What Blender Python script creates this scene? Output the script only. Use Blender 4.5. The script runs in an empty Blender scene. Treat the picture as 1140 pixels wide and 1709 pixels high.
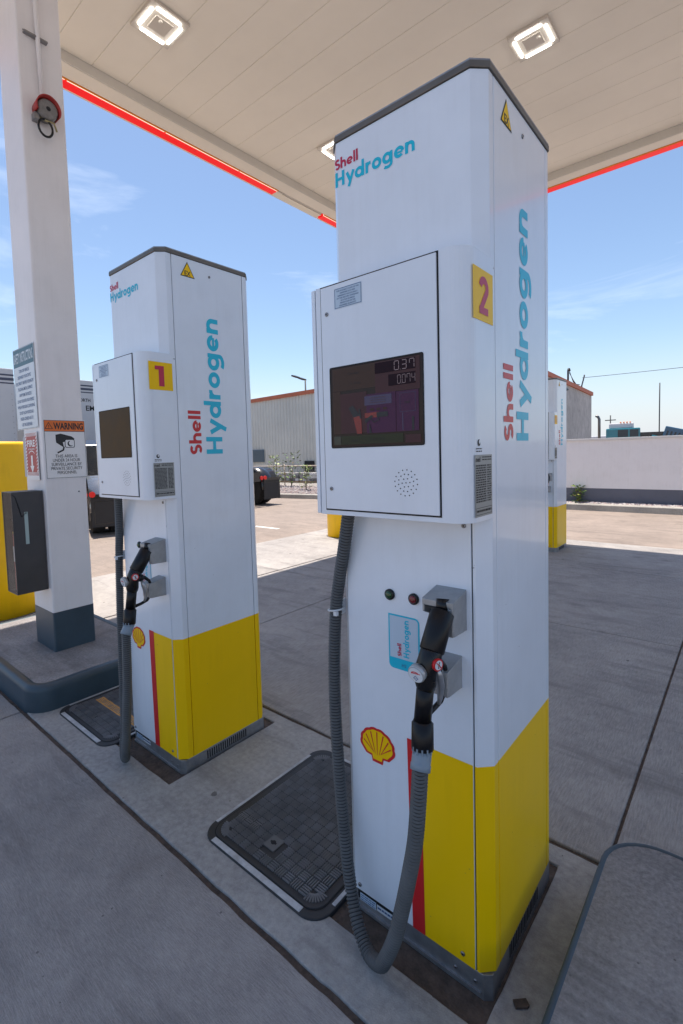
import bpy, bmesh, math, random
from mathutils import Vector, Matrix, noise
from math import sin, cos, pi, radians
random.seed(7)
sc = bpy.context.scene
COL = sc.collection
V = Vector

# ------------------------------------------------------------------ camera
cd = bpy.data.cameras.new('camera'); cam = bpy.data.objects.new('camera', cd); COL.objects.link(cam)
cd.sensor_fit = 'HORIZONTAL'; cd.sensor_width = 36.0; cd.lens = 25.856261
cd.shift_x = 0.028906; cd.shift_y = -0.042926
cd.clip_start = 0.05; cd.clip_end = 3000
R_ = V((0.7530687, 0.65727185, -0.02968591)); U_ = V((-0.01720723, 0.06477895, 0.99775127)); F_ = V((-0.65771685, 0.75086444, -0.06009283))
mw = Matrix.Identity(4)
for i in range(3):
    mw[i][0] = R_[i]; mw[i][1] = U_[i]; mw[i][2] = -F_[i]
mw.translation = V((0.91333, -1.14747, 1.42772))
cam.matrix_world = mw
sc.camera = cam
sc.view_settings.view_transform = 'Standard'; sc.view_settings.look = 'None'
sc.view_settings.exposure = 1.12; sc.view_settings.gamma = 1

# ------------------------------------------------------------------ sky and sun
sun_dir = V((-1.07, 0.42, 5.19)).normalized()          # towards the sun
el = math.asin(sun_dir.z); az = math.atan2(sun_dir.x, sun_dir.y)
w = bpy.data.worlds.new('World'); sc.world = w; w.use_nodes = True
nt = w.node_tree; nt.nodes.clear()
out = nt.nodes.new('ShaderNodeOutputWorld'); bg = nt.nodes.new('ShaderNodeBackground')
sky = nt.nodes.new('ShaderNodeTexSky'); sky.sky_type = 'NISHITA'; sky.sun_disc = False
sky.sun_elevation = el; sky.sun_rotation = az % (2 * pi); sky.air_density = 1.0; sky.dust_density = .6; sky.ozone_density = 1.6
tc = nt.nodes.new('ShaderNodeTexCoord'); mp = nt.nodes.new('ShaderNodeMapping')
mp.inputs['Scale'].default_value = (1.2, 1.7, 6.5); mp.inputs['Rotation'].default_value = (0.0, 0.12, 0.5)
n1 = nt.nodes.new('ShaderNodeTexNoise'); n1.inputs['Scale'].default_value = 1.5; n1.inputs['Detail'].default_value = 7; n1.inputs['Roughness'].default_value = .58
n1.inputs['Distortion'].default_value = .5
cr = nt.nodes.new('ShaderNodeValToRGB'); cr.color_ramp.elements[0].position = .56; cr.color_ramp.elements[1].position = .78
cr.color_ramp.elements[1].color = (.30, .30, .30, 1)
mx = nt.nodes.new('ShaderNodeMixRGB'); mx.inputs[2].default_value = (9.0, 9.3, 9.8, 1)
nt.links.new(tc.outputs['Generated'], mp.inputs[0]); nt.links.new(mp.outputs[0], n1.inputs[0])
nt.links.new(n1.outputs[0], cr.inputs[0]); nt.links.new(cr.outputs[0], mx.inputs[0])
nt.links.new(sky.outputs[0], mx.inputs[1])
# pale haze low on the horizon
sx = nt.nodes.new('ShaderNodeSeparateXYZ'); nt.links.new(tc.outputs['Generated'], sx.inputs[0])
hr = nt.nodes.new('ShaderNodeMapRange'); hr.interpolation_type = 'SMOOTHSTEP'; hr.inputs[1].default_value = -.02; hr.inputs[2].default_value = .20; hr.inputs[3].default_value = .9; hr.inputs[4].default_value = 0.0
nt.links.new(sx.outputs[2], hr.inputs[0])
hz_ = nt.nodes.new('ShaderNodeMixRGB'); hz_.inputs[2].default_value = (4.3, 4.55, 5.0, 1)
nt.links.new(hr.outputs[0], hz_.inputs[0]); nt.links.new(mx.outputs[0], hz_.inputs[1]); nt.links.new(hz_.outputs[0], bg.inputs[0])
bg.inputs[1].default_value = 0.085
nt.links.new(bg.outputs[0], out.inputs[0])
sd = bpy.data.lights.new('sun', 'SUN'); sd.energy = 3.5; sd.angle = radians(.5); sd.color = (1.0, .90, .80)
so = bpy.data.objects.new('sun', sd); COL.objects.link(so)
so.rotation_euler = (-sun_dir).to_track_quat('-Z', 'Y').to_euler(); so.location = (0, 0, 30)

# ------------------------------------------------------------------ materials
MATS = {}
def mat(name, col, rough=.5, *a_, streak=0.0, **k_):
    new = name not in MATS
    m = mat0(name, col, rough, *a_, **k_)
    if streak and new:
        t = m.node_tree; b = t.nodes['Principled BSDF']; c = t.nodes.new('ShaderNodeTexCoord')
        mp = t.nodes.new('ShaderNodeMapping'); mp.inputs['Scale'].default_value = (16, 16, .9); t.links.new(c.outputs['Object'], mp.inputs[0])
        n = t.nodes.new('ShaderNodeTexNoise'); n.inputs['Scale'].default_value = 1.6; n.inputs['Detail'].default_value = 7; n.inputs['Roughness'].default_value = .7; t.links.new(mp.outputs[0], n.inputs[0])
        n2 = t.nodes.new('ShaderNodeTexNoise'); n2.inputs['Scale'].default_value = 5; n2.inputs['Detail'].default_value = 6; t.links.new(c.outputs['Object'], n2.inputs[0])
        ml = t.nodes.new('ShaderNodeMath'); ml.operation = 'MULTIPLY'; t.links.new(n.outputs[0], ml.inputs[0]); t.links.new(n2.outputs[0], ml.inputs[1])
        r = t.nodes.new('ShaderNodeMapRange'); r.inputs[1].default_value = .24; r.inputs[2].default_value = .42; r.inputs[3].default_value = 0; r.inputs[4].default_value = streak; t.links.new(ml.outputs[0], r.inputs[0])
        x = t.nodes.new('ShaderNodeMixRGB'); x.blend_type = 'MULTIPLY'; x.inputs[2].default_value = (.52, .50, .46, 1); t.links.new(r.outputs[0], x.inputs[0])
        src = b.inputs['Base Color'].links[0].from_socket if b.inputs['Base Color'].links else None
        if src: t.links.new(src, x.inputs[1])
        else: x.inputs[1].default_value = (*col, 1)
        t.links.new(x.outputs[0], b.inputs['Base Color'])
    return m
def mat0(name, col, rough=.5, metal=0.0, var=0.0, vscale=3.0, bump=0.0, bscale=60.0, coat=0.0, emit=None, estr=0.0, col2=None, spec=.5):
    if name in MATS: return MATS[name]
    m = bpy.data.materials.new(name); m.use_nodes = True; MATS[name] = m
    t = m.node_tree; b = t.nodes['Principled BSDF']
    b.inputs['Base Color'].default_value = (*col, 1); b.inputs['Roughness'].default_value = rough
    b.inputs['Metallic'].default_value = metal; b.inputs['Coat Weight'].default_value = coat; b.inputs['Coat Roughness'].default_value = .08
    b.inputs['Specular IOR Level'].default_value = spec
    if emit: b.inputs['Emission Color'].default_value = (*emit, 1); b.inputs['Emission Strength'].default_value = estr
    if var or bump:
        c = t.nodes.new('ShaderNodeTexCoord')
    if var:
        n = t.nodes.new('ShaderNodeTexNoise'); n.inputs['Scale'].default_value = vscale; n.inputs['Detail'].default_value = 6
        n.inputs['Roughness'].default_value = .65
        r = t.nodes.new('ShaderNodeValToRGB'); r.color_ramp.elements[0].position = .3; r.color_ramp.elements[1].position = .7
        a = col2 if col2 else tuple(x * (1 - var) for x in col)
        r.color_ramp.elements[0].color = (*a, 1); r.color_ramp.elements[1].color = (*(tuple(min(1, x * (1 + var * .4)) for x in col) if not col2 else col), 1)
        t.links.new(c.outputs['Object'], n.inputs[0]); t.links.new(n.outputs[0], r.inputs[0]); t.links.new(r.outputs[0], b.inputs['Base Color'])
        rr = t.nodes.new('ShaderNodeMapRange'); rr.inputs[3].default_value = rough * .82; rr.inputs[4].default_value = min(1, rough * 1.2)
        t.links.new(n.outputs[0], rr.inputs[0]); t.links.new(rr.outputs[0], b.inputs['Roughness'])
    if bump:
        n = t.nodes.new('ShaderNodeTexNoise'); n.inputs['Scale'].default_value = bscale; n.inputs['Detail'].default_value = 4
        bn = t.nodes.new('ShaderNodeBump'); bn.inputs['Strength'].default_value = bump; bn.inputs['Distance'].default_value = .01
        t.links.new(c.outputs['Object'], n.inputs[0]); t.links.new(n.outputs[0], bn.inputs['Height']); t.links.new(bn.outputs[0], b.inputs['Normal'])
    return m

def concrete(name, a, b_, streak=(1, 1, 1), rot=0.0, scale=1.0, crack=True):
    if name in MATS: return MATS[name]
    m = bpy.data.materials.new(name); m.use_nodes = True; MATS[name] = m
    t = m.node_tree; p = t.nodes['Principled BSDF']; L = t.links.new
    c = t.nodes.new('ShaderNodeTexCoord')
    def noi(sc_, det, ro, src=None):
        n = t.nodes.new('ShaderNodeTexNoise'); n.inputs['Scale'].default_value = sc_; n.inputs['Detail'].default_value = det; n.inputs['Roughness'].default_value = ro
        L(src if src else c.outputs['Object'], n.inputs[0]); return n.outputs[0]
    mp = t.nodes.new('ShaderNodeMapping'); mp.inputs['Scale'].default_value = streak; mp.inputs['Rotation'].default_value = (0, 0, rot)
    L(c.outputs['Object'], mp.inputs[0])
    big = noi(1.1 * scale, 5, .6); mid = noi(7 * scale, 6, .7); st = noi(14, 5, .6, mp.outputs[0]); fine = noi(220, 3, .7)
    def mth(op, x, y):
        n = t.nodes.new('ShaderNodeMath'); n.operation = op
        for i, v in enumerate((x, y)):
            if isinstance(v, (int, float)): n.inputs[i].default_value = v
            else: L(v, n.inputs[i])
        return n.outputs[0]
    s = mth('ADD', mth('MULTIPLY', big, .8), mth('MULTIPLY', mid, .5)); s = mth('ADD', s, mth('MULTIPLY', st, .85)); s = mth('ADD', s, mth('MULTIPLY', fine, .45))
    s = mth('MULTIPLY', s, .385)
    r = t.nodes.new('ShaderNodeValToRGB'); r.color_ramp.elements[0].position = .41; r.color_ramp.elements[1].position = .60
    r.color_ramp.elements[0].color = (*b_, 1); r.color_ramp.elements[1].color = (*a, 1); L(s, r.inputs[0])
    vo = t.nodes.new('ShaderNodeTexVoronoi'); vo.inputs['Scale'].default_value = 26; L(c.outputs['Object'], vo.inputs[0])
    sp = mth('LESS_THAN', vo.outputs['Distance'], mth('MULTIPLY', mth('GREATER_THAN', noi(9, 2, .5), .62), .10))
    m1 = t.nodes.new('ShaderNodeMixRGB'); m1.inputs[2].default_value = (*(x * .45 for x in b_), 1); L(mth('MULTIPLY', sp, .7), m1.inputs[0]); L(r.outputs[0], m1.inputs[1])
    stn = t.nodes.new('ShaderNodeValToRGB'); stn.color_ramp.elements[0].position = .60; stn.color_ramp.elements[1].position = .78
    L(noi(2.6, 4, .65), stn.inputs[0])
    m2 = t.nodes.new('ShaderNodeMixRGB'); m2.inputs[2].default_value = (*(x * .55 for x in b_), 1); L(mth('MULTIPLY', stn.outputs[0], .7), m2.inputs[0]); L(m1.outputs[0], m2.inputs[1])
    # tyre and traffic bands, small dark spots
    mp2 = t.nodes.new('ShaderNodeMapping'); mp2.inputs['Scale'].default_value = (.55, 3.6, 1); mp2.inputs['Rotation'].default_value = (0, 0, .12 + rot * .3); L(c.outputs['Object'], mp2.inputs[0])
    tb = t.nodes.new('ShaderNodeValToRGB'); tb.color_ramp.elements[0].position = .52; tb.color_ramp.elements[1].position = .70; L(noi(1.5, 6, .7, mp2.outputs[0]), tb.inputs[0])
    m3 = t.nodes.new('ShaderNodeMixRGB'); m3.inputs[2].default_value = (*(x * .72 for x in b_), 1); L(mth('MULTIPLY', tb.outputs[0], .75), m3.inputs[0]); L(m2.outputs[0], m3.inputs[1])
    v2 = t.nodes.new('ShaderNodeTexVoronoi'); v2.inputs['Scale'].default_value = 2.3; v2.inputs['Randomness'].default_value = 1; L(c.outputs['Object'], v2.inputs[0])
    m4 = t.nodes.new('ShaderNodeMixRGB'); m4.inputs[2].default_value = (*(x * .35 for x in b_), 1)
    L(mth('MULTIPLY', mth('LESS_THAN', mth('ADD', v2.outputs['Distance'], mth('MULTIPLY', noi(30, 3, .6), .05)), .062), .75), m4.inputs[0]); L(m3.outputs[0], m4.inputs[1])
    L(m4.outputs[0], p.inputs['Base Color'])
    p.inputs['Roughness'].default_value = .78
    bn = t.nodes.new('ShaderNodeBump'); bn.inputs['Strength'].default_value = .6; bn.inputs['Distance'].default_value = .004
    L(mth('ADD', st, mth('MULTIPLY', fine, .8)), bn.inputs['Height']); L(bn.outputs[0], p.inputs['Normal'])
    return m

WHITE = mat('white_powdercoat', (.78, .84, .92), .30, var=.07, vscale=2.6, coat=.5, bump=.035, bscale=9, streak=.10)
YEL = mat('yellow_vinyl', (.98, .60, .0), .35, var=.05, vscale=2.5, coat=.0, spec=.25, streak=.12)
RED = mat('red_vinyl', (.62, .015, .02), .35, var=.05)
CYAN = mat('cyan_vinyl', (.0, .50, .70), .35)
MAG = mat('crimson_vinyl', (.52, .012, .06), .35)
CAP = mat('dark_cap_metal', (.17, .15, .13), .45, .6, var=.2, vscale=8)
GALV = mat('galvanised_steel', (.36, .37, .39), .42, .7, var=.3, vscale=18, bump=.05, bscale=90)
CAST = mat('cast_aluminium', (.42, .43, .44), .48, .55, var=.22, vscale=22, bump=.12, bscale=160)
BLK = mat('black_rubber', (.006, .006, .008), .36, var=.3, vscale=30, bump=.05, spec=.35)
BLK2 = mat('black_plastic', (.008, .008, .010), .28, var=.3, vscale=20, spec=.4)
SCUFF = mat('scuff_dark', (.12, .12, .13), .8)
GAP = mat('shadow_gap', (.01, .011, .014), .8)
HOSE = mat('grey_hose', (.10, .105, .11), .55, var=.3, vscale=14)
HOSE2 = mat('hose_groove_shade', (.022, .023, .026), .8)  # occlusion shade between the hose ribs, painted as a darker groove colour
CONN = mat('blue_grey_connector', (.22, .28, .34), .45, var=.1)
TIEM = mat('white_nylon', (.7, .72, .74), .4)
SCREW = mat('screw_steel', (.3, .3, .31), .3, .9)
NAVY = mat('slate_blue_paint', (.042, .072, .098), .42, var=.2, vscale=6, bump=.05, bscale=40)
COLW = mat('column_white_paint', (.84, .81, .81), .42, var=.08, vscale=1.6, bump=.04, bscale=30, streak=.12)
TXT = mat('black_ink', (.02, .02, .022), .5)
TXB = mat('blue_ink', (.05, .12, .28), .5)
PAPER = mat('sticker_white', (.68, .72, .76), .35)
PAPERB = mat('sticker_pale_blue', (.50, .62, .74), .35)
SILV = mat('sticker_silver', (.33, .34, .33), .4, .3)
CONC = concrete('broomed_concrete', (.44, .415, .40), (.205, .19, .185), (2.0, 30, 1), -.45)
CONC2 = concrete('smooth_concrete', (.46, .45, .435), (.27, .262, .255), (3, 3, 1), 0)
CONC3 = concrete('apron_concrete', (.42, .40, .38), (.225, .213, .205), (12, 1.2, 1), 0.1)
CONC4 = concrete('island_concrete', (.36, .34, .335), (.17, .16, .16), (5, 5, 1), 0)
ASPH = concrete('worn_asphalt', (.31, .255, .215), (.20, .165, .14), (1, 6, 1), .2)
DIRT = mat('joint_dirt', (.11, .082, .066), .95, var=.55, vscale=30, bump=.6, bscale=70)

# ------------------------------------------------------------------ mesh builder
class Fr:
    """plane frame: (a, b, c) -> o + a u + b v + c n"""
    def __init__(s, o, u, v): s.o = V(o); s.u = V(u).normalized(); s.v = V(v).normalized(); s.n = s.u.cross(s.v)
    def __call__(s, a, b, c=0): return s.o + s.u * a + s.v * b + s.n * c
TEXTCACHE = {}
def text_mesh(txt, off):
    k = (txt, off)
    if k in TEXTCACHE: return TEXTCACHE[k]
    cu = bpy.data.curves.new('lettering', 'FONT'); cu.body = txt; cu.size = 1; cu.offset = off; cu.resolution_u = 3
    o = bpy.data.objects.new('lettering', cu); COL.objects.link(o)
    bpy.context.view_layer.update()
    dg = bpy.context.evaluated_depsgraph_get()
    me = o.evaluated_get(dg).to_mesh()
    vs = [v.co.copy() for v in me.vertices]; fs = [tuple(p.vertices) for p in me.polygons]
    o.evaluated_get(dg).to_mesh_clear(); bpy.data.objects.remove(o); bpy.data.curves.remove(cu)
    TEXTCACHE[k] = (vs, fs); return vs, fs
class B:
    def __init__(s): s.bm = bmesh.new(); s.mats = []
    def mi(s, m):
        if m not in s.mats: s.mats.append(m)
        return s.mats.index(m)
    def face(s, pts, m, smooth=False):
        f = s.bm.faces.new([s.bm.verts.new(p) for p in pts]); f.material_index = s.mi(m); f.smooth = smooth; return f
    def grid(s, rings, m, closed=True, caps=True, smooth=True):
        k = s.mi(m); rv = [[s.bm.verts.new(p) for p in r] for r in rings]; n = len(rings[0])
        for a, b in zip(rv[:-1], rv[1:]):
            for i in range(n if closed else n - 1):
                f = s.bm.faces.new((a[i], a[(i + 1) % n], b[(i + 1) % n], b[i])); f.material_index = k; f.smooth = smooth
        if caps and closed:
            for r in (list(reversed(rv[0])), rv[-1]):
                try: f = s.bm.faces.new(r); f.material_index = k
                except ValueError: pass
        return s
    def box(s, a, b, m, fr=None):
        x0, y0, z0 = a; x1, y1, z1 = b
        P = [(x0, y0, z0), (x1, y0, z0), (x1, y1, z0), (x0, y1, z0), (x0, y0, z1), (x1, y0, z1), (x1, y1, z1), (x0, y1, z1)]
        if fr: P = [fr(*p) for p in P]
        v = [s.bm.verts.new(p) for p in P]; k = s.mi(m)
        for q in ((0, 3, 2, 1), (4, 5, 6, 7), (0, 1, 5, 4), (1, 2, 6, 5), (2, 3, 7, 6), (3, 0, 4, 7)):
            f = s.bm.faces.new([v[i] for i in q]); f.material_index = k
        return s
    def prism(s, pts, levels, m, caps=True):
        """pts: xy outline ccw; levels: list of z; m: material or list per level gap"""
        rv = [[s.bm.verts.new((x, y, z)) for x, y in pts] for z in levels]; n = len(pts)
        ms = m if isinstance(m, list) else [m] * (len(levels) - 1)
        for li, (a, b) in enumerate(zip(rv[:-1], rv[1:])):
            for i in range(n):
                f = s.bm.faces.new((a[i], a[(i + 1) % n], b[(i + 1) % n], b[i])); f.material_index = s.mi(ms[li])
        f = s.bm.faces.new(list(reversed(rv[0]))); f.material_index = s.mi(ms[0])
        f = s.bm.faces.new(rv[-1]); f.material_index = s.mi(ms[-1]); return s
    def ext(s, fr, pts, c0, c1, m):
        """extruded polygon in a frame (pts ccw in u,v)"""
        a = [s.bm.verts.new(fr(x, y, c0)) for x, y in pts]; b = [s.bm.verts.new(fr(x, y, c1)) for x, y in pts]; k = s.mi(m); n = len(pts)
        for i in range(n):
            f = s.bm.faces.new((a[i], a[(i + 1) % n], b[(i + 1) % n], b[i])); f.material_index = k
        for r in (list(reversed(a)), b):
            f = s.bm.faces.new(r); f.material_index = k
        return s
    def rect(s, fr, x0, y0, x1, y1, c, m): s.face([fr(x0, y0, c), fr(x1, y0, c), fr(x1, y1, c), fr(x0, y1, c)], m); return s
    def disc(s, fr, x, y, r, c, m, n=24, r2=None):
        r2 = r2 or r
        s.face([fr(x + r * cos(2 * pi * i / n), y + r2 * sin(2 * pi * i / n), c) for i in range(n)], m); return s
    def tube(s, path, r, m, n=12, ribs=None, caps=True):
        path = [V(p) for p in path]; rings = []
        t0 = (path[1] - path[0]).normalized(); ref = V((0, 0, 1)) if abs(t0.z) < .9 else V((1, 0, 0))
        u = t0.cross(ref).normalized()
        for i, p in enumerate(path):
            t = (path[min(i + 1, len(path) - 1)] - path[max(i - 1, 0)]).normalized()
            u = (u - t * u.dot(t)).normalized(); v = t.cross(u)
            rr = r[i] if isinstance(r, (list, tuple)) else r
            rings.append([p + (u * cos(2 * pi * k / n) + v * sin(2 * pi * k / n)) * rr for k in range(n)])
        return s.grid(rings, m, caps=caps)
    def cyl(s, a, b, r, m, r2=None, n=20, bev=0.0):
        a, b = V(a), V(b); r2 = r if r2 is None else r2
        if bev:
            d = (b - a).normalized() * bev
            return s.tube([a, a + d * .01, a + d, b - d, b - d * .01, b], [r - bev, r - bev, r, r2, r2 - bev, r2 - bev], m, n)
        return s.tube([a, b], [r, r2], m, n)
    def ball(s, c, r, m, n=10, sz=(1, 1, 1)):
        c = V(c); rings = []
        for i in range(1, n):
            th = pi * i / n
            rings.append([c + V((r * sz[0] * sin(th) * cos(2 * pi * k / (2 * n)), r * sz[1] * sin(th) * sin(2 * pi * k / (2 * n)), -r * sz[2] * cos(th))) for k in range(2 * n)])
        return s.grid(rings, m)
    def strip(s, fr, pts, w_, c, m, closed=False):
        n = len(pts); P = [V((x, y, 0)) for x, y in pts]; Lf = []; Rt = []
        for i in range(n):
            a = P[i - 1] if (i > 0 or closed) else None; b = P[(i + 1) % n] if (i < n - 1 or closed) else None
            d1 = (P[i] - a).normalized() if a is not None else None; d2 = (b - P[i]).normalized() if b is not None else None
            if d1 is None: d1 = d2
            if d2 is None: d2 = d1
            t = (d1 + d2).normalized(); nn = V((-t.y, t.x, 0)); k = w_ / 2 / max(.3, nn.dot(V((-d1.y, d1.x, 0))))
            Lf.append(P[i] + nn * k); Rt.append(P[i] - nn * k)
        for i in range(n if closed else n - 1):
            j = (i + 1) % n
            s.face([fr(*q.xy, c) for q in (Rt[i], Rt[j], Lf[j], Lf[i])], m)
        return s
    def text(s, fr, txt, x, y, h, c, m, width=None, off=0.0, align='l'):
        """x,y = baseline start (or centre); h = cap height"""
        vs, fs = text_mesh(txt, off)
        if not vs: return s
        x0 = min(v.x for v in vs); x1 = max(v.x for v in vs); k = h / .73
        kx = k if width is None else width / (x1 - x0)
        W = (x1 - x0) * kx; ox = x if align == 'l' else x - W / 2
        nv = [s.bm.verts.new(fr(ox + (v.x - x0) * kx, y + v.y * k, c)) for v in vs]; mi = s.mi(m)
        for f in fs:
            try: q = s.bm.faces.new([nv[i] for i in f]); q.material_index = mi
            except ValueError: pass
        return s
    def word(s, fr, txt, x, y, h, c, m, width=None):
        """geometric heavy lettering built from strokes"""
        adv = sum(GL[ch][0] for ch in txt) - .1
        kx = h if width is None else width / adv
        class F2:
            pass
        pen = 0.0; n = 0
        for ch in txt:
            a, strokes = GL[ch]
            for pts, w_, closed in strokes:
                n += 1; px = pen
                g = lambda a_, b_, c_=0, px=px: fr(x + (a_ + px) * kx, y + b_ * h, c_)
                s.strip(g, pts, w_, c + .00012 * (n % 4), m, closed)
            pen += a
        return s
    def build(s, name, parent=None, bevel=0.0, seg=2, normals=True, loc=None):
        if normals: bmesh.ops.recalc_face_normals(s.bm, faces=s.bm.faces)
        me = bpy.data.meshes.new(name); s.bm.to_mesh(me); s.bm.free()
        for m in s.mats: me.materials.append(m)
        o = bpy.data.objects.new(name, me); COL.objects.link(o)
        if parent: o.parent = parent
        if loc: o.location = loc
        if bevel:
            md = o.modifiers.new('bevel', 'BEVEL'); md.width = bevel; md.segments = seg; md.limit_method = 'ANGLE'; md.angle_limit = radians(40); md.harden_normals = False
        return o
def arc(cx, cy, r, a0, a1, n=14, ry=None):
    ry = ry or r
    return [(cx + r * cos(radians(a0 + (a1 - a0) * i / n)), cy + ry * sin(radians(a0 + (a1 - a0) * i / n))) for i in range(n + 1)]
def ring_(cx, cy, r): return (arc(cx, cy, r, 0, 360, 28)[:-1], .205, True)
W2 = .205
GL = {
 'H': (.86, [([(.1, 0), (.1, 1)], W2, 0), ([(.66, 0), (.66, 1)], W2, 0), ([(.1, .5), (.66, .5)], .19, 0)]),
 'y': (.76, [([(.11, .7), (.40, .03)], W2, 0), ([(.65, .7), (.25, -.28)], W2, 0)]),
 'd': (.86, [ring_(.36, .35, .255), ([(.66, 0), (.66, 1.06)], .19, 0)]),
 'r': (.50, [([(.1, 0), (.1, .7)], W2, 0), (arc(.36, .34, .26, 180, 82, 8), W2, 0)]),
 'o': (.79, [ring_(.36, .35, .255)]),
 'g': (.86, [ring_(.36, .35, .255), ([(.66, .7), (.66, .05)] + arc(.36, -.03, .30, 0, -135, 12, .20), .19, 0)]),
 'e': (.79, [(arc(.36, .35, .255, 0, 318, 26), W2, 0), ([(.14, .33), (.60, .33)], .13, 0)]),
 'n': (.72, [([(.1, 0), (.1, .7)], W2, 0), (arc(.33, .38, .22, 180, 0, 12) + [(.55, 0)], W2, 0)]),
 'h': (.72, [([(.1, 0), (.1, 1.06)], W2, 0), (arc(.33, .38, .22, 180, 0, 12) + [(.55, 0)], W2, 0)]),
 'l': (.31, [([(.1, 0), (.1, 1.06)], W2, 0)]),
 'S': (.66, [(arc(.30, .69, .20, 35, 270, 14) + arc(.30, .29, .20, 90, -145, 14)[1:], W2, 0)]),
 '1': (.5, [([(.3, 0), (.3, 1)], .22, 0), ([(.04, .9), (.3, .9)], .19, 0)]),
 '2': (.7, [(arc(.33, .70, .21, 170, -20, 14) + [(.12, .1)], .20, 0), ([(.03, .095), (.60, .095)], .19, 0)]),
}
def empty(name, loc=(0, 0, 0), label=None, cat=None, group=None, rz=0, kind=None):
    o = bpy.data.objects.new(name, None); COL.objects.link(o); o.location = loc; o.rotation_euler = (0, 0, rz); o.empty_display_size = .1
    tag(o, label, cat, group, kind); return o
def tag(o, label=None, cat=None, group=None, kind=None):
    for k, v in (('label', label), ('category', cat), ('group', group), ('kind', kind)):
        if v: o[k] = v
    return o
def copy_tree(o, parent=None):
    c = o.copy(); COL.objects.link(c); c.parent = parent
    for ch in o.children: copy_tree(ch, c)
    return c

# ================================================================== GROUND
def slab(name, x0, x1, y0, y1, m, holes=(), jit=0.0, step=.04, z=0.0, bev=.0, cutx=None):
    xs = {x0, x1}; ys = {y0, y1}
    for h in holes: xs |= {h[0], h[1]}; ys |= {h[2], h[3]}
    def fill(v):
        v = sorted(v); o = []
        for a, b in zip(v[:-1], v[1:]):
            k = max(1, int((b - a) / step)) if jit else 1
            o += [a + (b - a) * i / k for i in range(k)]
        return o + [v[-1]]
    xs = fill(xs); ys = fill(ys); b = B(); bm = b.bm; k = b.mi(m)
    g = {}
    hx = {q for h in holes for q in h[:2]}; hy = {q for h in holes for q in h[2:]}
    for i, x in enumerate(xs):
        for j, y in enumerate(ys):
            px, py = x, y
            if jit:
                if y in (y0, y1) or y in hy: py += jit * noise.noise(V((x * 9, y * 7, .3))) + jit * .6 * noise.noise(V((x * 40, y * 7, 3.3)))
                if x in (x0, x1) or x in hx: px += jit * noise.noise(V((x * 7, y * 9, 5.3)))
            g[i, j] = bm.verts.new((px, py, z))
    fs = []
    for i in range(len(xs) - 1):
        for j in range(len(ys) - 1):
            cx = (xs[i] + xs[i + 1]) / 2; cy = (ys[j] + ys[j + 1]) / 2
            if any(h[0] < cx < h[1] and h[2] < cy < h[3] for h in holes): continue
            f = bm.faces.new((g[i, j], g[i + 1, j], g[i + 1, j + 1], g[i, j + 1])); f.material_index = k; fs.append(f)
    r = bmesh.ops.extrude_face_region(bm, geom=fs)
    for v in r['geom']:
        if isinstance(v, bmesh.types.BMVert): v.co.z -= .09
    for v in [v for v in bm.verts if not v.link_faces]: bm.verts.remove(v)
    o = b.build(name, bevel=bev, seg=2); return o
b = B(); Z0 = -.014
b.face([(-900, -500, Z0), (500, -500, Z0), (500, 900, Z0), (-900, 900, Z0)], ASPH); o = b.build('parking_lot'); tag(o, kind='structure')
b = B(); b.face([(-5.05, -.45, -.009), (3.4, -.45, -.009), (3.4, 6.85, -.009), (-5.05, 6.85, -.009)], DIRT); tag(b.build('joint_soil'), kind='structure')
PITS = []
D1 = V((-1.423, .018, -.006)); D2 = V((0, 0, 0))
for d in (D1, D2): PITS.append((d.x - .052, d.x + .442, d.y - .078, d.y + .556))
tag(slab('pavement_strip', -5.1, .565, -.235, .640, CONC2, PITS, jit=.0035, step=.035, bev=.004), kind='structure')
tag(slab('pavement_strip', .577, 4.2, -.235, .640, CONC2, bev=.004), kind='structure')
for x0, x1 in ((-7.2, -5.11), (-5.1, -2.215), (-2.205, 2.1), (2.11, 5.2)):
    tag(slab('pavement', x0, x1, -4.6, -.257, CONC, jit=.003, step=.05 if x0 in (-2.205, -5.1) else 5, bev=.004), kind='structure')
ye = [.662, 3.0, 5.15, 6.9]
xe = [(-5.1, -3.476), (-3.450, -2.20), (-2.19, .5645), (.5755, 3.4), (3.41, 6.2)]
for x0, x1 in xe:
    for i in range(3):
        tag(slab('pavement', x0, x1, ye[i] + (.0 if i == 0 else .004), ye[i + 1] - .004, CONC3, bev=.005), kind='structure')

# painted line and kerbs of the lot
LINE = mat('worn_white_paint', (.72, .70, .66), .8, var=.25, vscale=20)
b = B(); b.face([(-8.6, 5.30, Z0 + .004), (-5.95, 5.33, Z0 + .004), (-5.95, 5.43, Z0 + .004), (-8.6, 5.40, Z0 + .004)], LINE); tag(b.build('parking_line'), kind='structure')
KERBC = concrete('kerb_concrete', (.42, .40, .36), (.30, .285, .26), (3, 3, 1))
b = B()
kp = [(-40, 9.2), (-12, 9.85), (-9.4, 10.28), (-2.2, 10.80), (14, 11.0)]
rings = []
for x, y in kp:
    rings.append([(x, y, -.05), (x, y + .16, -.05), (x, y + .16, .125), (x, y + .13, .135), (x, y + .03, .13), (x, y + .01, .11)])
b.grid(rings, KERBC, smooth=False); tag(b.build('kerb'), kind='structure')
SOIL = mat('planter_soil', (.24, .20, .19), .95, var=.35, vscale=3, bump=.4, bscale=30)
b = B(); b.face([(-40, 9.3, .105), (-12, 9.95, .105), (-9.4, 10.38, .105), (-2.2, 10.9, .105), (14, 11.1, .105), (14, 13.4, .105), (-40, 13.4, .105)], SOIL); tag(b.build('planting_bed_ground'), kind='structure')
FARP = concrete('far_paving', (.34, .315, .285), (.26, .24, .22), (1, 5, 1))
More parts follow.
